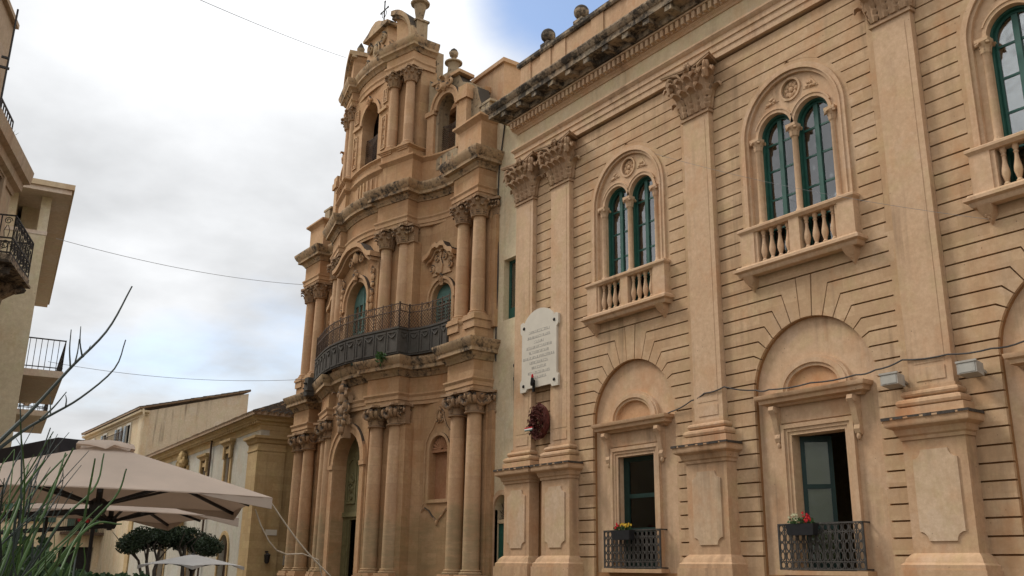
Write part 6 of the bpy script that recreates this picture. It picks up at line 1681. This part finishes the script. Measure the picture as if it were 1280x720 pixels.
# window boxes of flowers
for x, cols, lab in ((-17.72, ('red', 'yellow_petal'), 'black window box with red and yellow flowers on the far iron balcony'), (-12.42, ('pale_petal', 'red'), 'black window box with pale and red flowers on the middle iron balcony')):
    y = YW - .2; t = thing('flower_box', lab, 'flower box', (x, y, 2.4))
    b = MB(); b.add([(x - .3, y - .09, 2.42), (x + .3, y - .09, 2.42), (x + .3, y + .05, 2.42), (x - .3, y + .05, 2.42), (x - .34, y - .12, 2.64), (x + .34, y - .12, 2.64), (x + .34, y + .07, 2.64), (x - .34, y + .07, 2.64)], [(0, 3, 2, 1), (4, 5, 6, 7), (0, 1, 5, 4), (1, 2, 6, 5), (2, 3, 7, 6), (3, 0, 4, 7)]); b.build('box', 'box_black', t, smooth=False)
    b = MB(); leaves(b, (x, y - .02, 2.68), .32, .12, .09, 160, .06, .1); b.build('leaves', 'leaf', t, smooth=False)
    for i, m in enumerate(cols):
        b = MB(); cx = x + (-.15 if i == 0 else .15)
        for k in range(16 if m != 'pale_petal' else 22):
            c = Vector((cx + random.gauss(0, .065), y - .03 + random.gauss(0, .045), 2.75 + random.gauss(0, .045)))
            for j in range(6):
                a = 2*PI*j/6 + k; d = Vector((math.cos(a), -.5, math.sin(a))).normalized(); s_ = d.orthogonal().normalized()
                b.add([c, c + d*.02 + s_*.013, c + d*.038, c + d*.02 - s_*.013], [(0, 1, 2, 3)])
            b.blob(c, .018, .018, .018, 6, 4)
        b.build('blossoms', m, t)
# floodlights and the cable slung along the wall
for x, z, lab in ((-10.07, 5.17, 'grey floodlight box left of the pilaster base by the right-hand tall window'), (-8.56, 5.15, 'grey floodlight box right of the pilaster base near the frame edge')):
    t = thing('floodlight', lab, 'floodlight', (x, 15.9, z), 'floodlights over the pedestals')
    b = MB(); b.add([(x - .18, 15.74, z - .09), (x + .18, 15.74, z - .09), (x + .16, 16.0, z - .13), (x - .16, 16.0, z - .13), (x - .18, 15.74, z + .12), (x + .18, 15.74, z + .12), (x + .16, 16.0, z + .09), (x - .16, 16.0, z + .09)], [(0, 3, 2, 1), (4, 5, 6, 7), (0, 1, 5, 4), (1, 2, 6, 5), (2, 3, 7, 6), (3, 0, 4, 7)])
    b.box(x - .19, x + .19, 15.72, 15.76, z + .10, z + .135)
    b.build('housing', 'lamp_grey', t, smooth=False)
    b = MB(); b.box(x - .15, x + .15, 15.732, 15.739, z - .07, z + .09); b.build('glass', 'lamp_glass', t, smooth=False)
    b = MB(); b.bar((x - .1, 16.0, z), (x - .1, 16.17, z - .05), .05); b.bar((x + .1, 16.0, z), (x + .1, 16.17, z - .05), .05); b.build('bracket', 'lamp_grey', t)
b = MB(); cp = []
KP = [(-17.0, 16.02, 5.22), (-16.1, 16.10, 5.36), (-15.4, 16.05, 5.52), (-14.9, 15.97, 5.62), (-14.3, 15.97, 5.68), (-13.5, 16.08, 5.50), (-13.0, 15.90, 5.42), (-11.9, 15.86, 5.40), (-10.9, 15.95, 5.42), (-10.5, 16.0, 5.46), (-9.9, 15.97, 5.55), (-9.0, 15.97, 5.50), (-8.2, 15.95, 5.46), (-7.7, 16.1, 5.52), (-6.6, 15.9, 5.48), (-5.2, 16.1, 5.5), (-3.9, 15.97, 5.5)]
for i in range(len(KP) - 1):
    a, c = Vector(KP[i]), Vector(KP[i+1])
    for j in range(4): cp.append(a.lerp(c, j/4) - Vector((0, 0, .03*math.sin(PI*j/4))))
b.tube(cp, .016, 5); tag(b.build('wall_wire', 'cable'), 'sagging dark cable slung along the palace between the floodlights', 'cable')
# wires across the sky
def wire(p, q, sag_, lab, r=.008):
    P, Q = at(*p), at(*q); b = MB(); b.tube([P.lerp(Q, i/24) - Vector((0, 0, sag_*4*(i/24)*(1 - i/24))) for i in range(25)], r, 5)
    tag(b.build('overhead_wire', 'wire'), lab, 'wire')
wire((150, -45, 18), (432, 72, 33), .1, 'thin wire rising over the street to the top of the church')
wire((70, 298, 31), (382, 356, 38), .25, 'long thin wire between the modern house and the church cornice')
wire((60, 452, 38), (384, 474, 38), .3, 'lowest thin wire across the sky to the church balcony')
wire((818, 192, 20.5), (1236, 274, 17.4), .15, 'hair-thin wire drooping across the palace front', .0035)
